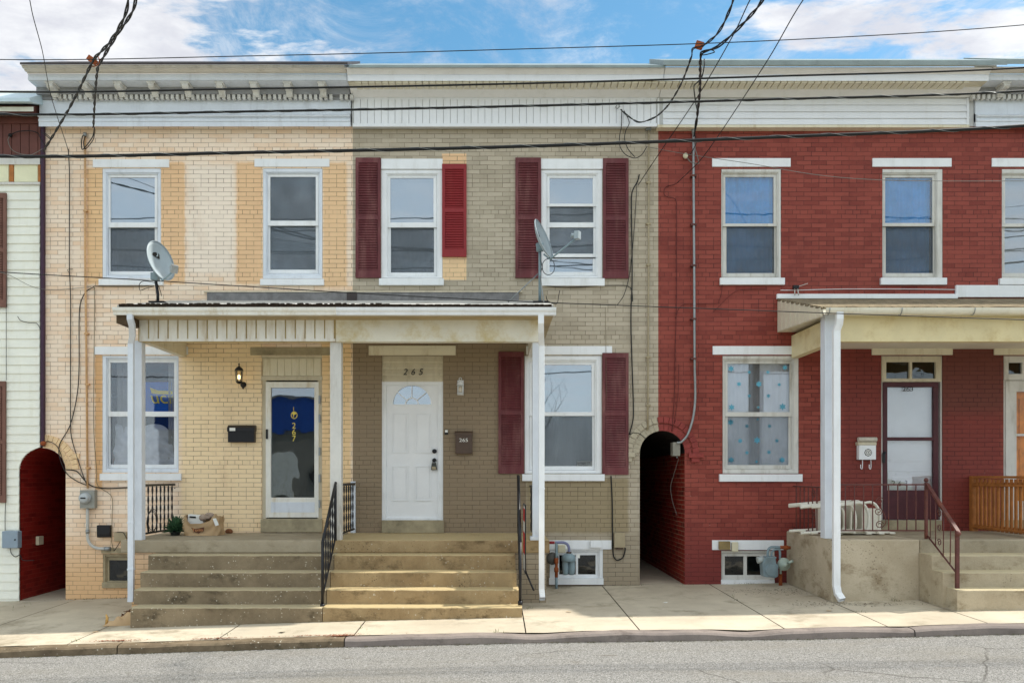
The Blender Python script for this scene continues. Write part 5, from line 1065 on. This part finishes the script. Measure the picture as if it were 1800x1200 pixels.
cable([P(-60,470,1.9),P(0,478,2.0),P(280,494,2.1),P(640,516,2.15),P(900,529,2.15),P(1100,537,2.15),P(1450,550,2.15),P(1800,562,2.15),P(2000,568,2.15)],.006,'thin black wire sagging across both porch roofs')
cable([P(-30,474,.1),P(12,482,.1),P(60,505,.1),P(100,509,.03),P(160,504,.03)],.004,'thin grey wire from brown shutter to the cream wall',CableG)
# service drops
T=4.0
LP=Vector((5.8,-17.6,9.2)); RP=LP+Vector((.1,0,-.1)); FPo=(Vector((-23,-17.6,9)),LP)
twisted([LP,P(228,-40,4.6),P(222,20,4.15),P(196,70,3.6),P(166,103,3.1),P(158,118,3.0),P(122,190,1.8),P(80,260,.5),P(76,266,.12)],.009,'twisted black service cable dropping to the clapboard house eave')
twisted([LP+Vector((.3,0,-.3)),P(242,-40,4.6),P(235,15,4.15),P(205,62,3.6),P(182,100,3.1),P(172,118,2.8),P(167,170,1.6),P(164,224,.25)],.009,'twisted black service cable dropping to the cream house conduit')
cable([P(166,224,.2),P(163,240,.15),P(152,256,.12),P(145,263,.1),P(143,255,.1),P(145,240,.06),P(149,236,.04)],.008,'black drip loop at the top of the tan conduit'); cable([P(166,226,.2),P(164,245,.12),P(150,262,.1),P(147,250,.08),P(151,237,.04)],.007,'inner black drip loop beside the tan conduit')
m=MB().box(-.05,.05,-.03,.03,-.03,.03,Matrix.Translation(P(162,106,3.0))@Matrix.Rotation(.6,4,'Y')); m.tube(smooth_path([P(165,100,3),P(173,101,3),P(174,112,3),P(165,117,3),P(158,116,3)],4),.006,5); one(m.build('cable_clamp',Rust),'brass splice clamp where the left service cables meet','cable clamp')
cable([LP+Vector((-.3,0,-.8)),P(50,-30,4.5),P(56,20,4.1),P(74,88,3.2),P(90,170,1.8),P(118,258,.3),P(120,266,.1)],.005,'thin black wire descending steeply at the far left corner of sky')
twisted([RP,P(1300,-40,4.6),P(1285,12,4.15),P(1262,58,3.6),P(1234,82,3.1)],.008,'upper twisted black service cable left of the steep pair'); twisted([P(1232,82,3.1),P(1218,86,3.0),P(1216,98,2.9),P(1196,150,2.),P(1172,188,1.2),P(1150,207,.7),P(1125,215,.5),P(1108,207,.35),P(1091,193,.25)],.0065,'black service cable swinging to the hook on grey house frieze',12)
twisted([RP+Vector((0,0,-.3)),P(1356,-40,4.6),P(1338,4,4.15),P(1302,46,3.6),P(1262,82,3.2),P(1234,93,3.0),P(1231,104,2.9),P(1230,160,1.5),P(1224,215,.3),P(1220,240,.15)],.010,'heavy twisted black service cable dropping to the red house mast')
cable([P(1232,92,3),P(1250,88,3.05),P(1256,92,3.1),P(1236,97,3.0),P(1231,92,2.95)],.006,'small black loop at the right service splice')
one(MB().box(-.045,.045,-.03,.03,-.035,.035,Matrix.Translation(P(1229,80,3.05))@Matrix.Rotation(.3,4,'Y')).build('cable_clamp',Rust),'brass splice clamp on the thin line above the red house','cable clamp')
cable([P(1238,104,.70),P(1238,115,.72),P(1234,135,.68),P(1226,145,.55),P(1220,152,.42),P(1222,175,.2),P(1226,200,.18),P(1224,222,.12)],.009,'black cable hooked over the roof edge above the steel mast')
cable([RP+Vector((0,0,-.7)),P(1336,-30,4.5),P(1290,60,3.5),P(1225,172,1.8),P(1160,268,.8),P(1122,325,.12)],.006,'straight black wire descending to the grey house corner'); cable([RP+Vector((.2,0,-1)),P(1426,-20,4.5),P(1350,105,3.2),P(1270,228,1.3),P(1230,283,.5),P(1190,322,.05)],.006,'straight black wire descending across red house cornice',Cable)
# cables on walls
def wcable(pp,r,label,mat=Cable,d=.025,name='wall_cable'): return cable([P(a,b,d) for a,b in pp],r,label,mat,6,6,name)
t=thing('conduit','tall tan painted conduit with straps on the cream wall','pipe',P(151,860,.03)); MB().tube([P(149.5,238,.035),P(149.5,450,.035),P(151.5,600,.035),P(154,858,.035)],.016,8).build('pipe',TanP,t)
for py,px in ((370,149.5),(586,151),(675,152.5),(822,153.5)): MB().pb(px-3.5,px+3.5,py-1.5,py+1.5,0,.055).build('strap',TanP,t)
MB().tube([P(149.5,234,.04),P(149.5,240,.04)],.028,8).build('weatherhead',Steel,t)
wcable([(120,262),(122,300),(122,470),(124,520),(124,600),(124,740),(126,770),(138,810),(146,835),(153,852)],.007,'black cable down the cream wall left of the tan conduit')
wcable([(165,504),(150,514),(141,535),(139,570),(139,640),(136,690),(124,745),(105,780),(104,800),(116,830),(135,845),(152,852)],.007,'black cable arching from the window sill past the alley arch'); wcable([(165,503),(200,503),(250,503),(271,501)],.006,'black cable under the first upstairs cream sill')
wcable([(166,505),(166,560),(165,650),(165,760),(170,830),(172,853),(196,872),(197,905),(196,950),(200,968)],.005,'thin dark wire beside the cream ground floor window',CableT)
wcable([(116,825),(135,828),(150,845),(165,855),(190,858),(232,856)],.009,'black cable running under the sill from the alley to the post'); wcable([(122,480),(119,474),(128,473)],.004,'short black wire tag on the cream wall')
wcable([(76,778),(84,775),(96,780),(104,790),(112,815)],.005,'thin black wire following the left alley arch')
one(MB().sph(P(76,779,.06),.045,1,.7,.8).build('bell_insulator',Rust),'rusty knob at the crown of the left alley arch','insulator')
wcable([(11,485),(11,560),(11,668)],.004,'thin black wire between the two brown shutters',d=.05); wcable([(10,882),(9,905),(9,932)],.005,'black wire from lower brown shutter to blue box',d=.05); wcable([(18,963),(20,972),(27,978),(35,975),(40,984),(60,984)],.006,'black loop under the blue grey box',d=.05); wcable([(31,556),(36,563),(50,567),(64,568),(71,578)],.005,'black stub wire on lower clapboards',d=.05)
cable([P(18,238,.08),P(14,246,.08),P(20,262,.09),P(34,270,.1),P(55,272,.1),P(74,262,.12)],.005,'white and black wire loop over the brown boarding',CableG); cable([P(18,238,.08),P(30,232,.09),P(50,230,.1),P(66,234,.1),P(72,245,.1),P(80,256,.1)],.007,'black wire arch over the brown boarding'); one(MB().sph(P(18,238,.07),.03).build('wire_insulator',Ink),'black insulator knob on the brown boarding','insulator')
cable([P(72,232,.15),P(80,238,.15),P(90,246,.15),P(86,240,.15),P(78,234,.15)],.006,'short black hook at the dark corner strip')
t=thing('conduit','greige painted conduit with straps at the right edge of the grey wall','pipe',P(1139,762,.03)); MB().tube([P(1140.5,228,.03),P(1140,500,.03),P(1139,690,.03),P(1138.5,756,.03)],.013,8).build('pipe',GreyP,t)
for py in (320,393,465,627,712): MB().pb(1136.5,1144,py-1.5,py+1.5,0,.045).build('strap',GreyP,t)
MB().pb(1136,1145,224,228,0,.06).build('weatherhead',Steel,t)
wcable([(1093,192),(1092,225),(1089,240),(1090,258),(1100,272),(1116,278),(1128,272),(1137,258)],.006,'outer black drip loop at the grey house frieze hook',d=.15); wcable([(1097,195),(1106,215),(1100,230),(1098,245),(1104,262),(1116,276)],.006,'inner black drip loop at the grey house frieze hook',d=.15)
one(MB().tube([P(1084,186,.14),P(1082,189,.16),P(1085,191,.18),P(1089,188,.16),P(1088,184,.14)],.008,6).build('wire_hook',Steel),'steel hook on the grey house white frieze','hook')
wcable([(1124,307),(1121,318),(1111,338),(1110,380),(1111,440),(1111,500),(1109,560),(1111,640),(1113,700),(1113,735),(1106,764)],.009,'thick black cable down the grey wall by the right shutters'); wcable([(1120,318),(1119,335),(1115,400),(1110,455),(1105,490),(1096,520),(1085,536)],.005,'slack thin black wire crossing the greige brick'); wcable([(954,502),(1000,505),(1060,502),(1100,502),(1110,508),(1112,530)],.006,'black cable under the upstairs greige window sill')
wcable([(1106,764),(1115,760),(1126,763),(1136,772)],.005,'short black cable across the greige arch'); wcable([(1074,836),(1076,880),(1077,960),(1079,978),(1085,984),(1095,979),(1099,966),(1099,962)],.010,'thick black cable looping under the greige cable box'); wcable([(1064,540),(1065,600),(1066,700)],.003,'faint painted wire on the greige wall',CableT)
cable([P(960,520,1.),P(962,528,.9),P(978,534,.5),P(982,520,.1),P(984,510,.05)],.005,'short black coax by the right dish foot'); cable([P(951,458,1.02)]+[P(964+11*math.cos(a),469+14*math.sin(a),1.05) for a in lin(2.6,-3.2,14)]+[P(950,480,1.)],.005,'black coax coil hanging from the right dish mast')
cable([P(270,503,.6),P(256,507,.7),P(246,510,.9),P(245,500,.95),P(252,494,1.),P(268,496,1.),P(277,500,1.0),P(282,512,1.0),P(284,520,1.)],.005,'black coax loop at the left dish mast')
t=thing('conduit','tall steel mast conduit on the red wall bending into the alley box','pipe',P(1219,700,.05)); MB().tube(smooth_path([P(1219,232,.06),P(1219,300,.06),P(1220,450,.06),P(1221,640,.06),P(1222,700,.06),P(1218,735,.06),P(1208,765,.06),P(1197,777,.05),P(1190,778,.03)],6),.019,10).build('pipe',Steel,t); MB().tube([P(1219,226,.06),P(1219,234,.06)],[.034,.026],10).build('weatherhead',Steel,t)
for py in (308,394,466,560,630): MB().pb(1215,1225,py-1.5,py+1.5,0,.085).build('strap',BrownI,t)
cable([P(1221,235,.1),P(1224,250,.12),P(1219,262,.1),P(1214,270,.08),P(1208,273,.06)],.006,'black lead curling off the steel mast head'); cable([P(1224,245,.1),P(1222,260,.1),P(1226,275,.1),P(1229,288,.1)],.006,'pale lead hanging beside the steel mast',CableG); cable([P(1206,274,.06),P(1213,284,.06),P(1222,287,.08),P(1228,288,.08)],.007,'pale lead from insulator to steel mast',CableG)
one(MB().sph(P(1205,274,.05),.04,1,.8,1.1).build('wire_insulator',BoxC),'white porcelain insulator left of the steel mast','insulator')
cable([P(1136,258,.06),P(1200,270,.1),P(1320,288,.6),P(1440,308,1.4),P(1560,317,2.),P(1800,318,2.6),P(2000,312,3.)],.004,'thin pale wire crossing the upstairs red windows',CableG)
wcable([(1190,322),(1184,325),(1172,328),(1167,336),(1170,345),(1186,349),(1189,356),(1189,440),(1189,540),(1187,600),(1185,700),(1181,758)],.006,'red painted cable with a hook down the red wall',CableR); wcable([(1187,560),(1194,541),(1206,534),(1230,534),(1260,534)],.005,'red painted wire crossing the steel mast',CableR); wcable([(1270,500),(1268,515),(1262,534)],.004,'red painted wire under the upstairs window sill',CableR); wcable([(1253,549),(1262,540),(1280,522),(1296,511),(1320,508),(1348,507)],.004,'red painted wire rising toward the right porch roof',CableR); wcable([(1193,640),(1192,690),(1185,745)],.004,'second thin red painted wire above the right arch',CableR)
cable([P(1193,805,-.1),P(1184,835,-.3),P(1179,855,-.35),P(1182,880,-.3),P(1190,905,-.25)],.004,'thin pale wire dangling inside the right alley',CableG)
t=thing('aerial_bracket','small white aerial bracket at the left end of right porch roof','bracket',P(1400,520,.05)); MB().tube([P(1397,519,.08),P(1397,506,.08)],.008,6).tube([P(1404,519,.08),P(1402,506,.08)],.008,6).build('leg',W_old,t); MB().pb(1395,1405,501,507,.04,.1).build('clamp',BlackI,t,.003); MB().tube([P(1405,503,.1),P(1420,498,.12)],.005,5).build('rod',W_old,t)
cable([P(1372,510,.04),P(1400,510,.04),P(1480,508,.04),P(1600,508,.04),P(1680,509,.04)],.005,'white flashing wire along the foot of the upstairs red wall',W_trim)
one(MB().pb(1387,1391,920,921,0,.01).build('wall_tack',Steel),'small tack beside the side railing','tack') if False else None
wcable([(200,968),(206,960),(212,950)],.005,'short black lead under the rounded greige box'); wcable([(222,945),(216,935),(205,935)],.005,'short black lead over the rounded greige box',d=.06)
# water hose ring hung on the left railing
t=thing('coiled_wire','thin dark wire coil hooked on the left porch railing','wire',P(260,940,1.0)); m=MB()
for k in range(3): m.tube([(PX(264+k,1.1),-1.05-.17*math.cos(a),PZ(918,1.1)+.15*math.sin(a)+.02*k) for a in lin(0,6.283,20)],.005,5,False)
m.build('coil',BlackI,t)

# ================================================================== ACROSS THE STREET (seen in the window reflections)
PoleM=M('weathered_pole_wood',c3(92,74,58),.9,.25,6)
for k,(p,lb) in enumerate(((FPo[0],'wooden utility pole across the street far to the left'),(LP,'wooden utility pole across the street opposite the red house'))):
    t=thing('utility_pole',lb,'utility pole',(p.x,p.y-.2,0),'poles across the street'); MB().tube([(p.x,p.y-.2,-.3),(p.x,p.y-.2,5),(p.x,p.y-.2,12)],[.16,.14,.10],12).build('pole',PoleM,t); MB().box(p.x-1.1,p.x+1.1,p.y-.12,p.y-.02,11.2,11.32).build('crossarm',PoleM,t)
for x_,z_,lb in ((-.9,11.4,'far side utility line on the outer crossarm end'),(.9,10.9,'far side utility line on the inner crossarm end'),(0,10.2,'lower far side utility line below the crossarm'),(0,5.6,'lowest far side cable along the opposite poles')):
    pts=[]
    for xa,xb in ((-23,LP.x),(LP.x,34)):
        for i in range(9): f=i/8; pts.append(Vector((xa+(xb-xa)*f,-17.75-x_*.0,z_-.022*(xb-xa)*4*f*(1-f)*.5+x_*.05)))
    cable(pts,.022,lb,name='utility_line',group='lines across the street')
t=thing('bare_tree','leafless tree across the street opposite the greige house','tree',(2.4,-31,-.3)); rnd=random.Random(21); m=MB(); tips=[]
def branch(m,p,d,L_,r,depth):
    q=[p]; rr=[r]
    for k in range(3):
        d=(d+Vector((rnd.uniform(-.18,.18),rnd.uniform(-.18,.18),rnd.uniform(-.02,.14)))).normalized(); p=p+d*L_/3; q.append(p); rr.append(r*(1-.13*(k+1)))
    m.tube(q,rr,5 if depth<4 else 3,False)
    if depth<6:
        for k in range(3 if depth<3 else 2):
            a=rnd.uniform(0,6.28); sd=Vector((math.cos(a),math.sin(a),rnd.uniform(-.1,.5))); branch(m,p if k<2 else q[2],(d*1.1+sd*.75).normalized(),L_*.72,rr[-1]*.68,depth+1)
Bark=M('grey_tree_bark',c3(84,76,68),.95,.2,8); m0=MB(); m0.tube([(2.4,-31,-.4),(2.42,-31,1.2),(2.4,-31,2.4)],[.2,.16,.14],10); m0.build('trunk',Bark,t); branch(m,Vector((2.4,-31,2.3)),Vector((0,0,1)),1.9,.13,1); m.build('crown',Bark,t)
t=thing('warehouse','low blue and grey warehouse far across the street','warehouse',(-18,-62,-.3)); MB().box(-29,-11,-74,-60,-.4,5.7).build('wall',M('grey_block_wall',c3(120,116,108),.8,.1,.5),t); MB().box(-29.2,-10.8,-74.2,-59.8,5.7,8.2).build('blue_cladding',M('blue_metal_cladding',c3(24,70,150),.5,.08,.5),t); MB().box(-29.3,-10.7,-74.3,-59.7,8.2,8.5).build('roof',Slate,t)
MB().box(-21,-17,-60,-59.9,-.2,3.6).build('loading_door',W_old,t); MB().box(-15.5,-13.5,-60,-59.9,1.,2.6).build('window',M('black_lettering',None),t)

m=MB(); rnd=random.Random(33)
for (x,d,n) in [(-6.2,.03,14),(-5.6,.05,10),(1.9,.03,9),(3.1,.03,8),(4.0,.04,10),(4.45,1.2,8),(5.3,1.80,12),(.42,1.9,8),(1.64,2.6,6),(3.28,1.4,7),(-3.15,3.1,7),(-1.6,3.0,5),(4.5,2.5,8),(-4.85,3.2,9),(0,DK-.02,6),(7.1,2.9,6),(-6.9,.6,5)]:
    for k in range(n):
        xx=x+rnd.gauss(0,.05 if d>.1 else .16); dd=d+rnd.gauss(0,.03 if d<.1 or d>1.7 else .12); z=sz(xx,dd); a=rnd.uniform(0,6.28); h=rnd.uniform(.015,.05); l=Vector((math.cos(a),math.sin(a),0))*h*rnd.uniform(.2,.8); w_=Vector((-math.sin(a),math.cos(a),0))*.004; p=Vector((xx,-abs(dd),z-.004)); m.quad(p-w_,p+w_,p+l+Vector((0,0,h)))
o=m.build('weeds',M('dull_weed_green',c3(92,104,54),.8,.4,20)); o['kind']='stuff'; tag(o,'tiny weeds growing in pavement joints and at the wall foot','weeds')
rnd=random.Random(44)
for k,(px,py,d,lb,mt,s_) in enumerate(((1170,1057,1.6,'small white paper scrap on the shaded pavement by the right alley',Sign,.035),(495,1114,3.1,'dark flattened leaf on the sunlit pavement below the steps',Debris,.04),(1000,1078,2.2,'brown leaf on pavement at the shadow edge right of the steps',Kraft,.035),(168,1099,2.7,'tan leaf on the sunlit pavement left of the steps',Kraft,.035),(1458,1075,2.4,'tan leaf on pavement below the right downspout',Kraft,.04))):
    x=PX(px,d); z=sz(x,d); m=MB(); p=[]; n=9
    for i in range(n): a=6.283*i/n; rr_=s_*(1 if i%2 else .6); p.append((x+rr_*math.cos(a)*1.3,-d+rr_*math.sin(a)*.8,z+.004+rnd.uniform(0,.008)))
    for i in range(n): m.quad((x,-d,z+.010),p[i],p[(i+1)%n])
    one(weld(m.build('paper_scrap' if mt is Sign else 'fallen_leaf',mt)),lb,'scrap' if mt is Sign else 'leaf')
# ================================================================== SKY, SUN, CAMERA
sc=bpy.context.scene
SUNAZ=math.radians(78.3); SUNEL=math.radians(50)
wd=bpy.data.worlds.new('World'); sc.world=wd; wd.use_nodes=True; nt=wd.node_tree; nt.nodes.clear()
def WN(ty,**k):
    o=nt.nodes.new(ty)
    for a,v in k.items(): setattr(o,a,v)
    return o
def wl(a,b):
    if isinstance(a,(int,float)): b.default_value=a
    elif isinstance(a,tuple): b.default_value=a
    else: nt.links.new(a,b)
def wm(op,a,b=0.,clamp=False):
    o=WN('ShaderNodeMath',operation=op,use_clamp=clamp); wl(a,o.inputs[0]); wl(b,o.inputs[1]); return o.outputs[0]
def wr(v,a,b,c=0.,d=1.):
    o=WN('ShaderNodeMapRange',interpolation_type='SMOOTHSTEP')
    for i,q in enumerate((v,a,b,c,d)): wl(q,o.inputs[i])
    return o.outputs[0]
sky=WN('ShaderNodeTexSky',sky_type='NISHITA'); sky.sun_disc=False; sky.sun_elevation=SUNEL; sky.sun_rotation=SUNAZ; sky.air_density=1.; sky.dust_density=.6; sky.ozone_density=2.5
tc=WN('ShaderNodeTexCoord'); sp=WN('ShaderNodeSeparateXYZ'); wl(tc.outputs['Generated'],sp.inputs[0]); dx,dy,dz=sp.outputs
zc=wm('MAXIMUM',dz,.03); px_=wm('DIVIDE',dx,zc); py_=wm('DIVIDE',dy,zc)
cb_=WN('ShaderNodeCombineXYZ'); wl(px_,cb_.inputs[0]); wl(py_,cb_.inputs[1])
def wnoise(scale,detail,rough,sc3=(1,1,1),loc=(0,0,0),dist=0.):
    mp=WN('ShaderNodeMapping'); wl(cb_.outputs[0],mp.inputs[0]); mp.inputs['Scale'].default_value=sc3; mp.inputs['Location'].default_value=loc
    o=WN('ShaderNodeTexNoise'); wl(mp.outputs[0],o.inputs['Vector']); o.inputs['Scale'].default_value=scale; o.inputs['Detail'].default_value=detail; o.inputs['Roughness'].default_value=rough; o.inputs['Distortion'].default_value=dist; return o.outputs['Fac']
n1=wnoise(2.6,10,.62,(1,1.3,1),(3.1,1.7,0),.3); n2=wnoise(9.,6,.6,(1,1.4,1),(1.,5.,0))
# more cloud to the left (west) and along a bank to the right; clear between
left=wr(px_,-1.05,.12,.25,-.14)
diag=wm('ABSOLUTE',wm('ADD',wm('SUBTRACT',py_,1.90),wm('MULTIPLY',wm('SUBTRACT',px_,1.0),-.05)))
bank=wm('MULTIPLY',wr(diag,.03,.26,.30,0),wr(px_,.35,.75,0,1))
farr=wm('MULTIPLY',wr(px_,1.25,1.7,0,-.3),wr(py_,1.86,1.98,0,1))
front=wm('ADD',wm('ADD',left,bank),farr); isf=wr(dy,.0,.4,0,1)
bias=wm('ADD',wm('MULTIPLY',front,isf),wm('MULTIPLY',wm('SUBTRACT',1.,isf),.07))
dens=wr(wm('ADD',wm('ADD',n1,bias),wm('MULTIPLY',wm('SUBTRACT',n2,.5),.22)),.50,.68)
wisp=wm('MULTIPLY',wr(wnoise(1.6,9,.72,(1.8,.8,1),(7,2,0),.8),.42,.76),.62)
dens=wm('MULTIPLY',dens,.93); dens=wm('MAXIMUM',dens,wisp); dens=wm('MULTIPLY',dens,wr(dz,-.02,.10))
shade=wr(wnoise(3.2,7,.6,(1,1.2,1),(3.3,1.9,0),.2),.35,.65,.78,1.08)
isb=wm('SUBTRACT',1.,isf); shade=wm('MULTIPLY',shade,wm('ADD',1.,wm('MULTIPLY',wm('MULTIPLY',isb,wr(dz,.38,.62)),1.6)))  # high clouds behind the camera brightened, added fill for the shaded facade
mc=WN('ShaderNodeMix',data_type='RGBA',blend_type='MULTIPLY'); wl(1.,mc.inputs[0]); wl((CLOUD,CLOUD*1.0,CLOUD*1.02,1),mc.inputs[6])
cs=WN('ShaderNodeCombineColor'); wl(shade,cs.inputs[0]); wl(shade,cs.inputs[1]); wl(wm('ADD',wm('MULTIPLY',shade,.8),.2),cs.inputs[2]); wl(cs.outputs[0],mc.inputs[7])
hs=WN('ShaderNodeHueSaturation'); wl(sky.outputs[0],hs.inputs['Color']); hs.inputs['Saturation'].default_value=1.18; hs.inputs['Hue'].default_value=.480; hs.inputs['Value'].default_value=SKYV
mx=WN('ShaderNodeMix',data_type='RGBA'); wl(dens,mx.inputs[0]); wl(hs.outputs[0],mx.inputs[6]); wl(mc.outputs[2],mx.inputs[7])
lowb=wm('MULTIPLY',wr(dy,-.25,.1,1,0),wr(dz,.36,.55,1,0)); lm=WN('ShaderNodeMix',data_type='RGBA'); wl(wm('MULTIPLY',lowb,.72),lm.inputs[0]); wl(mx.outputs[2],lm.inputs[6]); wl((CLOUD*1.25,CLOUD*1.36,CLOUD*1.46,1),lm.inputs[7])  # low sky behind the camera raised, added fill under the porches
bg=WN('ShaderNodeBackground'); wl(lm.outputs[2],bg.inputs[0]); bg.inputs[1].default_value=SKYS; wo=WN('ShaderNodeOutputWorld'); wl(bg.outputs[0],wo.inputs[0])
sl=bpy.data.lights.new('sun','SUN'); sl.energy=SUNE; sl.angle=math.radians(1.3); sl.color=(1,.95,.86); so=bpy.data.objects.new('sun',sl); C.objects.link(so)
sd=Vector((math.cos(SUNEL)*math.sin(SUNAZ),math.cos(SUNEL)*math.cos(SUNAZ),math.sin(SUNEL))); so.rotation_euler=sd.to_track_quat('Z','Y').to_euler(); so.location=sd*30
cam=bpy.data.cameras.new('camera'); cam.sensor_width=36; cam.lens=36*D/(1800*S); cam.shift_x=(900-CX)/1800; cam.shift_y=(CY-600)/1800; cam.clip_end=2000
co_=bpy.data.objects.new('camera',cam); C.objects.link(co_); co_.location=(0,-D,E); co_.rotation_euler=(math.pi/2,0,0); sc.camera=co_
sc.view_settings.view_transform='Standard'; sc.view_settings.look='None'; sc.view_settings.exposure=EXPO; sc.view_settings.gamma=1
sc.cycles.max_bounces=8; sc.cycles.transparent_max_bounces=16
